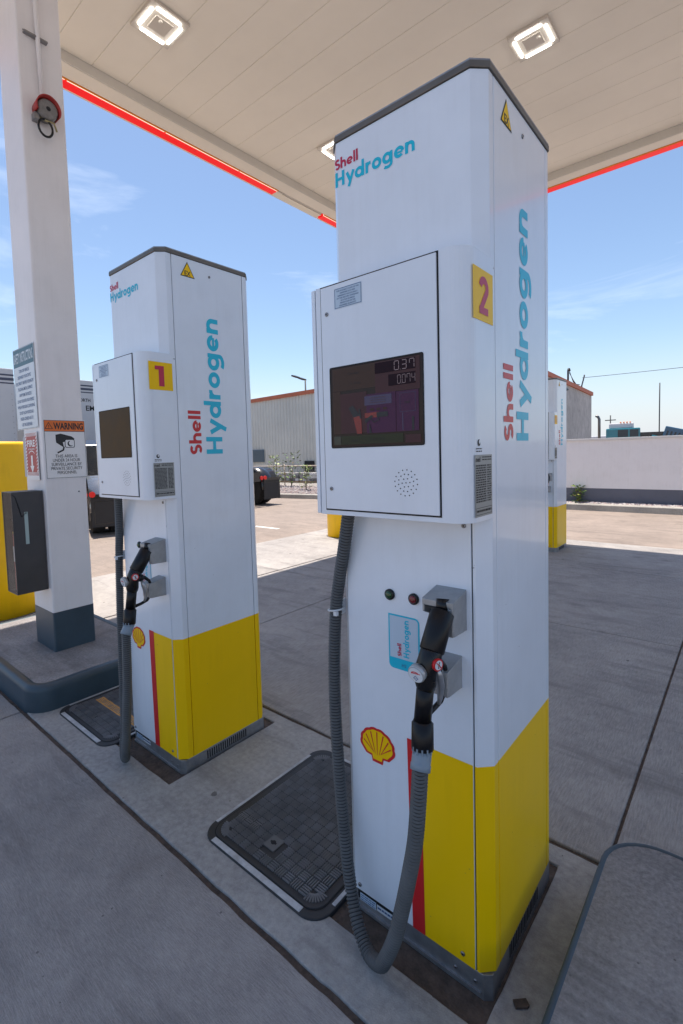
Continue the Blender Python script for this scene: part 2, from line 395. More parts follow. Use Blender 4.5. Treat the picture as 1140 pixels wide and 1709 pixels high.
b = B(); b.box((-60, 13.4, -.1), (-3.6, 17.6, .02), FARP); tag(b.build('far_pavement'), kind='structure')
STN = [mat('gravel_stone_%s' % n, c, .9, var=.3, vscale=40) for n, c in (('grey', (.30, .27, .29)), ('pink', (.38, .30, .29)), ('pale', (.50, .46, .44)))]
b = B()
def stone(x, y, z, r):
    m = random.choice(STN); k = b.mi(m); a = random.random() * 6
    vs = [b.bm.verts.new((x + r * cos(a + i * 2 * pi / 5) * random.uniform(.7, 1.1), y + r * sin(a + i * 2 * pi / 5) * random.uniform(.7, 1.1), z + random.uniform(-.2, .2) * r)) for i in range(5)]
    t = b.bm.verts.new((x, y, z + r * .75)); q = b.bm.verts.new((x, y, z - r * .6))
    for i in range(5):
        for f in ((vs[i], vs[(i + 1) % 5], t), (vs[(i + 1) % 5], vs[i], q)):
            ff = b.bm.faces.new(f); ff.material_index = k
for i in range(2600):
    if i % 2: x = random.uniform(-3.2, 1.2); y = random.uniform(10.97 + .012 * (x + 2), 11.19)
    else: x = random.uniform(-14.5, -8.6); y = random.uniform(10.5, 13.3)
    stone(x, y, .12 + random.uniform(0, .02), random.uniform(.018, .042))
tag(b.build('gravel'), 'grey and pinkish gravel spread behind the kerb', 'gravel', kind='stuff')
HILL = mat('hill_scrub', (.20, .24, .27), .9, var=.2, vscale=.02)
b = B(); pts = []
for i in range(80):
    a = radians(8 + i * 2.3); r = 880
    pts.append((cos(a) * r, sin(a) * r, 8 + 9 * noise.noise(V((i * .21, 0, 0))) + 3 * noise.noise(V((i * .9, 4, 0)))))
rings = [[(x * 1.0, y, -2), (x, y, max(1, z)), (x * 1.06, y * 1.06, -2)] for x, y, z in pts]
b.grid(rings, HILL, caps=True); tag(b.build('hills'), kind='structure')

# ================================================================== KERBED ISLANDS
def rrect(x0, x1, y0, y1, r, n=8):
    P = []
    for cx, cy, a0 in ((x1 - r, y0 + r, -90), (x1 - r, y1 - r, 0), (x0 + r, y1 - r, 90), (x0 + r, y0 + r, 180)):
        P += arc(cx, cy, r, a0, a0 + 90, n)
    return P
def inset(x0, x1, y0, y1, r, d, n=8): return rrect(x0 + d, x1 - d, y0 + d, y1 - d, max(.01, r - d), n)
def island(x0, x1, y0, y1, r, label, h=.15, pw=.055):
    t = empty('kerbed_island', ((x0 + x1) / 2, (y0 + y1) / 2, 0), label, 'kerbed island', 'concrete islands with blue grey kerbs')
    ox, oy = t.location.x, t.location.y
    q = (x0 - ox, x1 - ox, y0 - oy, y1 - oy)
    b = B()
    prof = [(0, -.02), (0, h - .035), (.004, h - .014), (pw * .35, h - .002), (pw * .55, h), (pw, h), (pw + .006, h - .006)]
    b.grid([[(x, y, z) for x, y in inset(*q, r, d)] for d, z in prof], NAVY, caps=False)
    b.build('kerb_face', t, normals=True)
    b = B(); b.prism(inset(*q, r, pw + .003), [0, h - .003], CONC4); b.build('concrete_top', t)
    return t
island(-3.60, -2.075, -.238, .622, .13, 'blue grey kerbed island carrying the white canopy column')
island(.578, 3.3, -1.9, .655, .16, 'kerbed concrete island beside dispenser two, its rounded end near the pavement joint', pw=.017)

# ================================================================== DISPENSER
Fw, Cc, Dd = .4044, .0317, .508
ZB, ZY, ZC = .063, .620, 2.313; ZM = 1.862
X1 = Fw + Cc
SIDE = Fr((X1, 0, 0), (0, 1, 0), (0, 0, 1)); FRONT = Fr((0, 0, 0), (1, 0, 0), (0, 0, 1))
SIDEUP = Fr((X1, 0, 0), (0, 0, 1), (0, -1, 0))
FRONTUP = Fr((0, 0, 0), (0, 0, 1), (-1, 0, 0))
YH = -.105
HF = Fr((0, YH, 0), (1, 0, 0), (0, 0, 1)); XH = .4385; HS = Fr((XH, 0, 0), (0, 1, 0), (0, 0, 1))
def pecten(n=7):
    out_ = []
    base = [(-.30, -1.0), (.30, -1.0), (.36, -.70), (.68, -.66)]
    for a in ():
        pass
    fan = []
    rays = [radians(a) for a in (-8, 16, 42, 66, 90, 114, 138, 164, 188)]
    for i in range(8):
        a0 = -22 + i * 28; a1 = a0 + 28
        for k in range(5):
            a = radians(a0 + 28 * k / 5); rr = 1.0 + .045 * sin(pi * k / 5)
            fan.append((1.0 * rr * cos(a), .95 * rr * sin(a)))
    a = radians(202); fan.append((cos(a), .95 * sin(a)))
    return base + fan + [(-.68, -.66), (-.36, -.70)]
PEC = pecten()
def make_shell(parent, fr, cx, cy, rx, ry):
    b = B()
    b.face([fr(cx + x * rx, cy + y * ry, .0010) for x, y in PEC], RED)
    b.face([fr(cx + x * rx * .86, cy + (y * .85 + .01) * ry, .0016) for x, y in PEC], YEL)
    for k in range(7):
        a = radians(6 + k * 28)
        ex, ey = cos(a) * .80, sin(a) * .76
        sx = cos(a) * .24; sy = -.55 + .05 * abs(k - 3)
        dx, dy = ex - sx, ey - sy; L = math.hypot(dx, dy); nx, ny = -dy / L, dx / L
        w0, w1 = .012, .036
        b.face([fr(cx + px * rx, cy + py * ry, .0021) for px, py in ((sx - nx * w0, sy - ny * w0), (sx + nx * w0, sy + ny * w0), (ex + nx * w1, ey + ny * w1), (ex - nx * w1, ey - ny * w1))][::-1], RED)
    return b.build('shell_emblem', parent)
def screw(parent, fr, x, y, c=0, r=.006):
    b = B(); b.tube([fr(x, y, c - .001), fr(x, y, c + .0025), fr(x, y, c + .0035)], [r, r, r * .6], SCREW, 12)
    b.disc(fr, x, y, r * .42, c + .0037, GAP, 6); return b.build('screw', parent)
def rrpoly(x0, y0, x1, y1, r, corners=(1, 1, 1, 1), n=5):
    P = []
    for (cx, cy, a0, f, px, py) in ((x1 - r, y0 + r, -90, corners[0], x1, y0), (x1 - r, y1 - r, 0, corners[1], x1, y1), (x0 + r, y1 - r, 90, corners[2], x0, y1), (x0 + r, y0 + r, 180, corners[3], x0, y0)):
        P += arc(cx, cy, r, a0, a0 + 90, n) if f else [(px, py)]
    return P
def frame_poly(b, fr, P, w_, c, m):
    b.strip(fr, P, w_, c, m, closed=True)

def tiny_lines(b, fr, x0, x1, ytop, n, dy, h, c, m, rnd, words=True):
    for i in range(n):
        y = ytop - i * dy; x = x0
        while x < x1 - .002:
            L = rnd.uniform(.004, .014) if words else x1 - x0
            e = min(x + L, x1)
            b.rect(fr, x, y, e, y + h, c, m); x = e + .002

SEG = {'0': 'abcdef', '3': 'abgcd', '7': 'abcf', '4': 'fgbc'}
def seg7(b, fr, ch, x, y, w_, h, c, m):
    t = w_ * .13; P = {'a': ((x, y + h), (x + w_, y + h)), 'd': ((x, y), (x + w_, y)), 'g': ((x, y + h / 2), (x + w_, y + h / 2)), 'f': ((x, y + h / 2), (x, y + h)), 'b': ((x + w_, y + h / 2), (x + w_, y + h)), 'e': ((x, y), (x, y + h / 2)), 'c': ((x + w_, y), (x + w_, y + h / 2))}
    for s in SEG[ch]:
        (ax, ay), (bx, by) = P[s]
        if ax == bx: b.rect(fr, ax - t / 2, ay + t * .6, ax + t / 2, by - t * .6, c, m)
        else: b.rect(fr, ax + t * .5, ay - t / 2, bx - t * .5, ay + t / 2, c, m)

def hose_path():
    P = [(.062, -.055, 1.30), (.042, -.040, 1.25), (.012, -.026, 1.15), (-.019, -.014, 1.05), (-.040, -.010, .95), (-.052, -.010, .80), (-.050, -.016, .65), (-.036, -.026, .50), (-.016, -.038, .35), (.014, -.056, .20), (.040, -.070, .12),
         (.085, -.100, .066), (.140, -.126, .040), (.190, -.142, .058), (.222, -.157, .115), (.256, -.167, .20), (.284, -.174, .30), (.308, -.179, .40), (.329, -.183, .50), (.341, -.186, .60), (.350, -.188, .700)]
    P = [V(p) for p in P]; out_ = []
    for i in range(len(P) - 1):
        p0 = P[max(i - 1, 0)]; p1 = P[i]; p2 = P[i + 1]; p3 = P[min(i + 2, len(P) - 1)]; n = max(2, int((p2 - p1).length / .0022))
        for k in range(n):
            t = k / n
            out_.append(.5 * ((2 * p1) + (p2 - p0) * t + (2 * p0 - 5 * p1 + 4 * p2 - p3) * t * t + (3 * p1 - p0 - 3 * p2 + p3) * t ** 3))
    out_.append(P[-1]); return out_
# arc-length resample so the corrugation is regular
def resample(P, ds):
    o = [P[0]]; acc = 0
    for a, b_ in zip(P[:-1], P[1:]):
        L = (b_ - a).length; d = ds - acc
        while d <= L:
            o.append(a.lerp(b_, d / L)); d += ds
        acc = L - (d - ds)
    return o
HP = resample(hose_path(), .00235)
HR = [.0192 if (i % 4) in (1, 2) else .0155 for i in range(len(HP))]
SCR_G = mat('screen_glass', (.030, .016, .012), .22, coat=.0, spec=.25)
SCR_B = mat('screen_brown_film', (.085, .045, .012), .5, var=.25, vscale=12, spec=.15)

def build_dispenser(loc, label, number, screen):
    t = empty('hydrogen_dispenser', loc, label, 'fuel dispenser', 'hydrogen dispensers')
    rnd = random.Random(3)
    # inner chassis, seen only in the gaps
    b = B(); b.prism([(-.026, .034), (.006, .005), (Fw - .004, .005), (X1 - .006, Cc + .004), (X1 - .006, Dd - .036), (.4, Dd - .006), (.005, Dd - .006), (-.026, Dd - .036)], [.03, ZC + .004], GAP); b.build('chassis', t)
    # front panel (left chamfer included)
    th = .0015
    gp = Fw - .0105
    b = B(); b.prism([(-Cc, Cc), (0, 0), (gp, 0), (gp, .03), (.0, .03), (-.02, .045), (-Cc, .06)], [ZB, ZY, ZM], [WHITE, WHITE]); b.build('front_panel', t, bevel=.0018)
    # corner post: chamfer and strip
    ys = Cc + .027
    b = B(); b.prism([(gp + .0035, 0), (Fw, 0), (X1, Cc), (X1, ys - .0012), (X1 - .03, ys - .0012), (gp + .0035, .03)], [ZB, ZY, ZM], [YEL, WHITE]); b.build('corner_post', t, bevel=.0018)
    b = B(); b.prism([(-Cc, Cc), (0, 0), (Fw, 0), (X1, Cc), (X1, ys - .0012), (X1 - .03, ys - .0012), (X1 - .03, .04), (-.02, .045), (-Cc, .06)], [ZM + .002, ZC], WHITE); b.build('upper_panel', t, bevel=.0018)
    b = B(); b.prism([(X1 - .03, ys + .0018), (X1, ys + .0018), (X1, Dd - ys - .0012), (X1 - .03, Dd - ys - .0012)], [ZB, ZY, ZC], [YEL, WHITE]); b.build('side_panel', t, bevel=.0015)
    b = B(); b.prism([(X1, Dd - ys + .0018), (X1, Dd - Cc), (Fw, Dd), (0, Dd), (-Cc, Dd - Cc), (-Cc, Dd - ys), (-.01, Dd - .05), (X1 - .03, Dd - .05)], [ZB, ZY, ZC], [YEL, WHITE]); b.build('rear_panel', t, bevel=.0018)
    b = B(); b.prism([(-Cc, .063), (-.02, .05), (-.012, .05), (-.012, Dd - ys - .004), (-Cc, Dd - ys - .004)], [ZB, ZY, ZC], [YEL, WHITE]); b.build('side_panel', t, bevel=.0015)
    b = B()
    for i in range(16):
        f_ = FRONT if i % 3 else SIDE
        xx = rnd.uniform(.396, .402) if f_ is FRONT and i % 2 else (rnd.uniform(.02, .38) if f_ is FRONT else rnd.uniform(.05, .45)); zz = rnd.uniform(.7, 1.2) if i % 2 else rnd.uniform(.1, .6)
        a = rnd.uniform(-.5, .5); L = rnd.uniform(.002, .007); hh_ = rnd.uniform(.0004, .001)
        b.face([f_(xx, zz, .0016), f_(xx + L, zz + a * L, .0016), f_(xx + L * .8, zz + a * L + hh_, .0016), f_(xx + .0004, zz + hh_ * 1.3, .0016)], SCUFF)
    sm = b.build('scuff_marks', t); sm['kind'] = 'stuff'
    # vinyl on the front panel
    b = B()
    b.face([FRONT(.241, ZB + .001, .0008), FRONT(gp - .001, ZB + .001, .0008), FRONT(gp - .001, ZY, .0008), FRONT(.236, ZY, .0008)], YEL)
    b.face([FRONT(.207, ZB + .001, .0013), FRONT(.247, ZB + .001, .0013), FRONT(.241, ZY + .002, .0013), FRONT(.199, ZY + .002, .0013)], RED)
    b.build('stripe_decal', t)
    # cap
    oc = .004
    out8 = [(-Cc - oc, Cc), (-.002, -oc), (Fw + .002, -oc), (X1 + oc, Cc), (X1 + oc, Dd - Cc), (Fw, Dd + oc), (0, Dd + oc), (-Cc - oc, Dd - Cc)]
    b = B(); b.prism(out8, [ZC + .001, ZC + .017], CAP); b.build('top_cap', t, bevel=.0015)
    b = B(); b.prism([(x * .995 + .001, y * .99 + .002) for x, y in out8], [ZC + .0175, ZC + .0215], GALV); b.build('top_lid', t)
    # plinth
    b = B(); b.prism([(-.024, .030), (-.004, .006), (X1 - .022, .003), (X1 - .003, .018), (X1 - .003, Dd - .02), (X1 - .02, Dd - .006), (0, Dd - .006), (-.024, Dd - .03)], [-.02, .012, ZB - .0015], GALV)
    pl = b.build('plinth', t, bevel=.002)
    b = B()
    for i in range(19):
        y = .132 + i * .0128; b.box((y, .014, -.004), (y + .0062, .052, .0008), GAP, Fr((X1 - .003, 0, 0), (0, 1, 0), (0, 0, 1)))
    b.build('vent', pl)
    b = B(); fp = Fr((0, .0045, 0), (1, 0, 0), (0, 0, 1))
    b.box((-.002, .002, -.01), (X1 - .03, .0095, .006), GALV, fp); b.build('skid_rail', pl)
    b = B(); b.rect(fp, .015, .028, .075, .052, .0012, PAPERB); tiny_lines(b, fp, .018, .072, .045, 3, .007, .003, .0018, TXB, rnd); b.rect(fp, .078, .030, .15, .050, .0012, PAPER); tiny_lines(b, fp, .081, .147, .038, 1, .01, .006, .0018, TXB, rnd)
    b.build('plinth_label', pl)
    for x, z in ((.335, .03), (X1 - .045, .03)): screw(pl, fp, x, z, .0005, .005)
    # side lettering
    b = B(); b.word(SIDEUP, 'Shell', 1.446, -.175, .063, .0008, RED, width=.197); b.word(SIDEUP, 'Hydrogen', 1.446, -.293, .092, .0008, CYAN, width=.622)
    b.build('side_lettering', t)
    b = B(); b.word(FRONT, 'Shell', -.004, 2.238, .029, .0008, MAG, width=.082); b.word(FRONT, 'Hydrogen', -.004, 2.190, .041, .0008, CYAN, width=.259)
    b.build('front_lettering', t)
    # EX triangle
    b = B(); tri = [(.102, 2.232), (.177, 2.232), (.1395, 2.299)]
    cx = .1395; cy = 2.254
    b.face([SIDE(x, y, .0008) for x, y in tri], TXT)
    b.face([SIDE(cx + (x - cx) * .84, cy + (y - cy) * .84, .0014) for x, y in tri], YEL)
    b.text(SIDE, 'EX', cx, 2.237, .022, .0019, TXT, width=.032, off=.02, align='c'); b.build('warning_triangle', t)
    screw(t, SIDE, .256, 2.260, 0, .006)
    # display housing --------------------------------------------------
    h0, h1 = 1.256, 1.880
    xr = .392
    cur = arc(xr, YH + .046, .046, -90, 0, 8)
    cur = [(xr + (x - xr) * (XH - xr) / .046, y) for x, y in cur]
    prof = [(-.003 + .001, YH)] + cur + [(XH, .044), (XH - .004, .046), (X1 + .0005, .046), (X1 + .0005, .03), (Fw - .004, -.003), (-.0, -.003), (-.002, -.02)]
    b = B(); b.prism(prof, [h0, h1], WHITE); hs = b.build('display_housing', t, bevel=.002)
    b = B(); b.prism([(-.022, YH + .004), (-.0065, YH + .0005), (-.0065, -.012), (-.022, -.0005), (-.036, .02), (-.034, .001), (-.022, -.03)][::1], [h0 + .001, h1 - .001], WHITE); b.build('housing_flange', hs, bevel=.0015)
    b = B(); b.box((-.0068, YH + .010, h0 + .004), (-.0015, -.01, h1 - .004), GAP); b.build('housing_seam', hs)
    # door: dark reveal + leaf
    b = B(); b.box((.0157, YH - .0012, h0 + .0123), (.3715, YH + .004, h1 - .0015), GAP); b.build('door_reveal', hs)
    b = B(); b.box((.0197, YH - .0050, h0 + .0165), (.3676, YH + .002, h1 - .0052), WHITE); dr = b.build('housing_door', hs, bevel=.0012)
    DF = Fr((0, YH - .0050, 0), (1, 0, 0), (0, 0, 1))
    # screen
    b = B(); sx0, sx1, sy0, sy1 = .047, .3315, 1.441, 1.656
    P = rrpoly(sx0, sy0, sx1, sy1, .004)
    if screen: b.face([DF(x, y, .0006) for x, y in P], SCR_G)
    else: b.face([DF(x, y, .0006) for x, y in P], SCR_B)
    scn = b.build('display_screen', dr)
    b = B(); b.strip(DF, P, .003, .0012, GAP, closed=True); b.build('screen_gasket', scn)
    if screen:
        S1 = mat('screen_panel_tan', (.070, .042, .032), .35, spec=.15); S2 = mat('screen_panel_rose', (.078, .038, .040), .35, spec=.15); S3 = mat('screen_panel_violet', (.080, .030, .068), .35, spec=.15)
        S4 = mat('screen_lcd', (.016, .003, .008), .35, spec=.15); S5 = mat('lcd_digit', (.24, .17, .18), .4, emit=(.8, .6, .62), estr=.03); S6 = mat('screen_blue_banner', (.050, .028, .085), .2); S7 = mat('screen_red', (.22, .015, .012), .25)
        S8 = mat('screen_olive', (.045, .048, .028), .35, spec=.15); S9 = mat('screen_green', (.03, .034, .022), .2)
        b = B(); W_ = sx1 - sx0; H_ = sy1 - sy0
        def X(u): return sx0 + u * W_
        def Y(v): return sy1 - v * H_
        def rc(u0, v0, u1, v1, c, m): b.rect(DF, X(u0), Y(v1), X(u1), Y(v0), c, m)
        rc(.03, .02, .52, .30, .0012, S1); rc(.52, .02, .97, .38, .0013, S2)
        rc(.03, .305, .12, .83, .00125, S1); rc(.12, .34, .42, .83, .0014, S2); rc(.42, .38, .73, .84, .0015, S3); rc(.735, .385, .955, .84, .0016, S3)
        rc(.12, .86, .80, .965, .0013, S8); rc(.82, .88, .97, .97, .0013, S2); rc(.03, .86, .115, .965, .0012, S9)
        rc(.52, .03, .93, .155, .0018, S4); rc(.66, .185, .93, .315, .0018, S4)
        rc(.40, .40, .69, .51, .0020, S6)
        for i in range(3): rc(.46, .425 + i * .028, .63, .43 + i * .028, .0024, S2)
        for i, ch in enumerate('0 37'):
            if ch == ' ': continue
            seg7(b, DF, ch, X((.725, 0, .80, .875)[i]), Y(.142), .0125, .021, .0025, S5)
        rc(.782, .14, .788, .146, .0025, S5)
        for i, ch in enumerate('0074'): seg7(b, DF, ch, X(.755 + i * .047), Y(.298), .0085, .020, .0025, S5)
        rc(.792, .297, .797, .302, .0025, S5)
        b.text(DF, 'HYDROGEN', X(.215), Y(.115), .004, .0022, TXT, width=.035); b.text(DF, '12   70 bar', X(.24), Y(.235), .005, .0022, TXT, width=.034)
        b.text(DF, 'UNLOCK', X(.24), Y(.93), .004, .0022, TXT, width=.022); b.text(DF, 'CONNECT NOZZLE', X(.45), Y(.92), .004, .0022, TXT, width=.045)
        # pictograms: dispenser gun drawings
        def poly(pts, c, m): b.face([DF(X(u), Y(v), c) for u, v in pts][::-1], m)
        poly([(.215, .52), (.265, .49), (.35, .62), (.29, .67)], .0022, TXT); poly([(.27, .64), (.36, .62), (.365, .84), (.31, .84)], .0024, S7); poly([(.33, .54), (.35, .54), (.365, .66), (.345, .66)], .0026, TXT)
        poly([(.40, .60), (.55, .595), (.55, .66), (.40, .655)], .0022, S7); poly([(.53, .60), (.65, .60), (.65, .655), (.53, .66)], .0024, TXT); poly([(.40, .68), (.47, .63), (.50, .64), (.41, .72)], .0026, TXT)
        b.strip(DF, [(X(.47), Y(.67)), (X(.50), Y(.715)), (X(.555), Y(.69)), (X(.545), Y(.645))], .0022, .0028, TXT)
        poly([(.450, .73), (.456, .73), (.475, .84), (.45, .84)], .0028, TXT)
        b.strip(DF, [(X(.775), Y(.41)), (X(.925), Y(.41)), (X(.925), Y(.62)), (X(.775), Y(.62))], .0012, .0022, S6, closed=True)
        b.strip(DF, [(X(.80), Y(.63)), (X(.80), Y(.83))], .003, .0022, S6); b.strip(DF, [(X(.90), Y(.68)), (X(.90), Y(.83))], .006, .0022, TXT)
        b.text(DF, 'nel', X(.82), Y(.53), .008, .0022, TXT, width=.014)
        for i in range(3): rc(.46 + i * .07, .55, .50 + i * .07, .575, .0024, S1)
        b.build('screen_image', scn)
    # speaker holes
    b = B(); cxs, cys = .279, 1.349
    for (rr, n) in ((0, 1), (.011, 6), (.0215, 12), (.032, 16)):
        for i in range(n):
            a = 2 * pi * i / n + rr * 9; b.disc(DF, cxs + rr * cos(a), cys + rr * sin(a), .0017, .0007, GAP, 8)
    b.build('speaker_grille', dr)
    for z in (1.802, 1.329): screw(dr, DF, .041, z, .0, .0055)
    b = B(); b.rect(DF, .069, 1.809, .159, 1.862, .0007, PAPERB); b.strip(DF, rrpoly(.071, 1.811, .157, 1.860, .001), .0012, .0012, TXB, closed=True)
    for i, s in enumerate(('THE ACCURACY CLASS OF THIS', 'DISPENSER IS 5.0 AND', 'REPRESENTS THE ACCURACY', 'OF THE DELIVERY EXPRESSED', 'AS A PLUS OR MINUS', 'PERCENTAGE OF THE', 'DELIVERED QUANTITY')):
        b.text(DF, s, .114, 1.8525 - i * .0064, .0034, .0013, TXB, width=(.074, .050, .066, .072, .046, .050, .056)[i], off=.02, align='c')
    b.build('notice_label', dr)
    # number, nameplate on the housing side
    b = B(); b.rect(HS, -.074, 1.722, .038, 1.840, .0008, YEL)
    if number == '2': b.word(HS, '2', -.044, 1.738, .086, .0014, MAG, width=.052)
    else: b.word(HS, '1', -.050, 1.738, .086, .0014, MAG, width=.046)
    b.build('number_sticker', hs)
    b = B(); b.rect(HS, -.073, 1.268, .024, 1.413, .0008, SILV); b.text(HS, 'nel', -.069, 1.397, .012, .0014, TXT, width=.024, off=.02)
    for i in range(16):
        tiny_lines(b, HS, -.069, -.012, 1.386 - i * .0056, 1, .006, .0035, .0014, TXT, rnd); tiny_lines(b, HS, -.006, .018, 1.386 - i * .0056, 1, .006, .0033, .0014, TXT, rnd)
    tiny_lines(b, HS, -.035, .019, 1.4, 2, -.006, .0028, .0014, TXT, rnd)
    b.strip(HS, [(-.069, 1.273), (.020, 1.273), (.020, 1.289), (-.069, 1.289)], .001, .0016, TXT, closed=True); tiny_lines(b, HS, -.066, .017, 1.279, 1, .01, .005, .0015, TXT, rnd)
    b.build('nameplate', hs)
    b = B(); b.disc(HS, -.050, 1.441, .008, .0008, TXT, 16); b.disc(HS, -.048, 1.443, .0045, .0013, PAPER, 12); tiny_lines(b, HS, -.066, -.034, 1.426, 2, .006, .0025, .0008, TXT, rnd); b.build('approval_mark', hs)
    screw(t, FRONT, .376, 1.236, 0, .006)
    for x, z in ((.018, .082), (.359, .088)): screw(t, FRONT, x, z, .001, .006)
    # indicator lamps
    for x, nm, c in ((.153, 'green', (.002, .055, .008)), (.230, 'red', (.16, .004, .006))):
        m = mat('lamp_lens_' + nm, c, .2, coat=.6)
        b = B(); b.tube([FRONT(x, 1.0245, 0), FRONT(x, 1.0245, .006), FRONT(x, 1.0245, .008), FRONT(x, 1.0245, .0075)], [.0155, .0155, .0125, .0105], BLK2, 24); il = b.build('indicator_lamp', t)
        b = B(); b.tube([FRONT(x, 1.0245, .0035), FRONT(x, 1.0245, .0095), FRONT(x, 1.0245, .0115), FRONT(x, 1.0245, .0125)], [.0105, .0105, .008, .003], m, 20); b.build('lens', il)
    # card sticker
    b = B(); P = rrpoly(.145, .814, .245, .970, .014, (0, 1, 0, 1)); b.face([FRONT(x, y, .0007) for x, y in P], CYAN)
    b.face([FRONT(x, y, .0012) for x, y in rrpoly(.1495, .8455, .2405, .9655, .010, (0, 1, 0, 0))], PAPERB)
    b.word(FRONTUP, 'Shell', .853, -.187, .0125, .0018, MAG, width=.036); b.word(FRONTUP, 'Hydrogen', .853, -.212, .0185, .0018, CYAN, width=.105)
    b.text(FRONT, 'H2', .195, .824, .009, .0018, TXB, width=.014, align='c'); b.build('card_sticker', t)
    make_shell(t, FRONT, .0965, .5605, .060, .0535)
    # nozzle boots ------------------------------------------------------
    def bootbox(x0, x1, z0, z1, yf, name, open_):
        b = B(); tk = .006
        b.ext(Fr((x1 - tk, 0, 0), (0, 1, 0), (0, 0, 1)), [(yf, z1 - .012), (yf - .002, z1 - .05), (yf + .006, z0 + .002), (0, z0), (0, z1 + .004)], 0, tk, CAST)
        b.ext(Fr((x0, 0, 0), (0, 1, 0), (0, 0, 1)), [(yf, z1 - .012), (yf, z1 - .045 if open_ else z0 + .006), (0, z0 + .02 if open_ else z0), (0, z1 + .004)], 0, tk, CAST)
        b.face([(x0, yf - .001, z1 - .0115), (x1, yf - .001, z1 - .0115), (x1, 0, z1 + .0045), (x0, 0, z1 + .0045)], CAST)
        b.face([(x0 + .001, yf, z1 - .0155), (x1 - .001, yf, z1 - .0155), (x1 - .001, 0, z1), (x0 + .001, 0, z1)][::-1], CAST)
        b.ext(Fr((x0, yf, 0), (1, 0, 0), (0, 0, 1)), [(0, z1 - .028), (x1 - x0, z1 - .028), (x1 - x0, z1 - .0115), (0, z1 - .0115)], -.004, .0012, CAST)
        if open_:
            b.ext(Fr((x0, yf, 0), (1, 0, 0), (0, 0, 1)), [(x1 - x0 - .011, z0 + .003), (x1 - x0 + .0, z0 + .003), (x1 - x0, z1 - .028), (x1 - x0 - .016, z1 - .028)], -.004, .0012, CAST)
            b.face([(x0, -.0012, z0), (x1, -.0012, z0), (x1, -.0012, z1), (x0, -.0012, z1)], CAST)
        else:
            b.ext(Fr((x0, yf, 0), (1, 0, 0), (0, 0, 1)), [(0, z0 + .005), (x1 - x0, z0 + .003), (x1 - x0, z1 - .0115), (0, z1 - .0115)], -.004, .0008, CAST)
            b.face([(x0, yf, z0 + .005), (x1, yf, z0 + .005), (x1, 0, z0), (x0, 0, z0)], CAST)
        return b.build(name, t, bevel=.002)
    bootbox(.298, .381, .970, 1.070, -.076, 'nozzle_boot', True)
    bootbox(.308, .367, .818, .896, -.080, 'nozzle_rest', False)
    # nozzle -------------------------------------------------------------
    nz = empty('fuelling_nozzle', loc, 'black fuelling nozzle hanging in the boot of dispenser ' + ('two' if number == '2' else 'one'), 'nozzle', 'hydrogen nozzles')
    A_ = V((.350, -.066, 1.062)); S1_ = V((.353, -.075, 1.032)); S2_ = V((.352, -.131, .951)); H1 = V((.345, -.147, .884)); H2 = V((.341, -.159, .790)); K2 = V((.346, -.170, .728)); K3 = V((.350, -.188, .694))
    b = B(); b.cyl(A_ + V((0, .0, .0)), S1_, .016, BLK2, n=20); b.cyl(S1_, S2_, .0295, BLK, n=32, bev=.003); b.build('barrel_sleeve', nz)
    b = B(); b.tube([S2_ + V((0, .002, .006)), S2_, S2_ + V((-.001, -.008, -.018)), H1 + V((0, 0, .025)), H1 + V((0, 0, -.005)), H1 + V((0, 0, -.020))], [.024, .0265, .0275, .0275, .0255, .021], BLK2, 24)
    b.cyl(H1, H2, .0205, BLK, n=24)
    b.tube([H2 + (H1 - H2) * .02, H2 + (K2 - H2) * .02, H2 + (K2 - H2) * .06, K2 + (H2 - K2) * .05, K2], [.0215, .0225, .0255, .0262, .024], BLK, 28)
    b.build('handle', nz)
    b = B(); dK = (K3 - K2)
    b.tube([K2 - dK * .1, K2 + dK * .5, K2 + dK * .75, K2 + dK * .8, K3 + dK * .15], [.0222, .0222, .0222, .0236, .0232], CONN, 24)
    for k in range(12):
        a = 2 * pi * k / 12; uu = V((cos(a), sin(a), 0)); b.box((-.002, -.002, 0), (.002, .002, .016), CONN, Fr(K2 + uu * .0222 + dK * .1, (cos(a), sin(a), 0), (-sin(a), cos(a), 0)))
    b.build('hose_connector', nz)
    # guard and trigger
    gp_ = [(.352, -.118, .925), (.354, -.094, .916), (.355, -.074, .898), (.356, -.064, .868), (.354, -.068, .835), (.350, -.085, .812), (.345, -.112, .802), (.342, -.138, .797)]
    b = B(); b.tube(gp_, [.010, .008, .0065, .006, .006, .0065, .0065, .007], BLK2, 10); b.ball((.352, -.112, .918), .017, BLK2, 8); b.build('trigger_guard', nz)
    b = B(); b.tube([(.353, -.108, .905), (.354, -.100, .885), (.354, -.092, .855), (.353, -.094, .825), (.352, -.100, .810)], [.005, .010, .0105, .007, .004], mat('trigger_metal', (.45, .47, .5), .3, .8, var=.2, vscale=30), 10); b.build('trigger', nz)
    # badges
    bf = Fr(V((.340, -.1835, .911)), (1, 0, .0), (0, -.22, .97)); bf.n = bf.u.cross(bf.v)
    b = B(); b.tube([bf(0, 0, -.014), bf(0, 0, -.002), bf(0, 0, .001), bf(0, 0, .0012)], [.0212, .0215, .020, .019], mat('badge_ring', (.45, .48, .50), .35, .4), 28)
    b.disc(bf, 0, 0, .0185, .0019, PAPER, 28)
    b.strip(bf, arc(-.001, .004, .009, 20, 200, 8, .004), .0022, .0024, RED); b.strip(bf, [(-.011, .004), (.013, .005)], .002, .0026, RED)
    b.strip(bf, [(0, -.002), (.006, -.008), (0, -.014), (-.006, -.008)], .0012, .0024, TXB, closed=True); b.text(bf, 'H2', 0, -.0095, .003, .0024, TXB, width=.006, align='c')
    b.build('round_badge', nz)
    b = B(); nf = Fr(V((.3790, -.1490, .932)), (.3, .95, 0), (0, 0, 1))
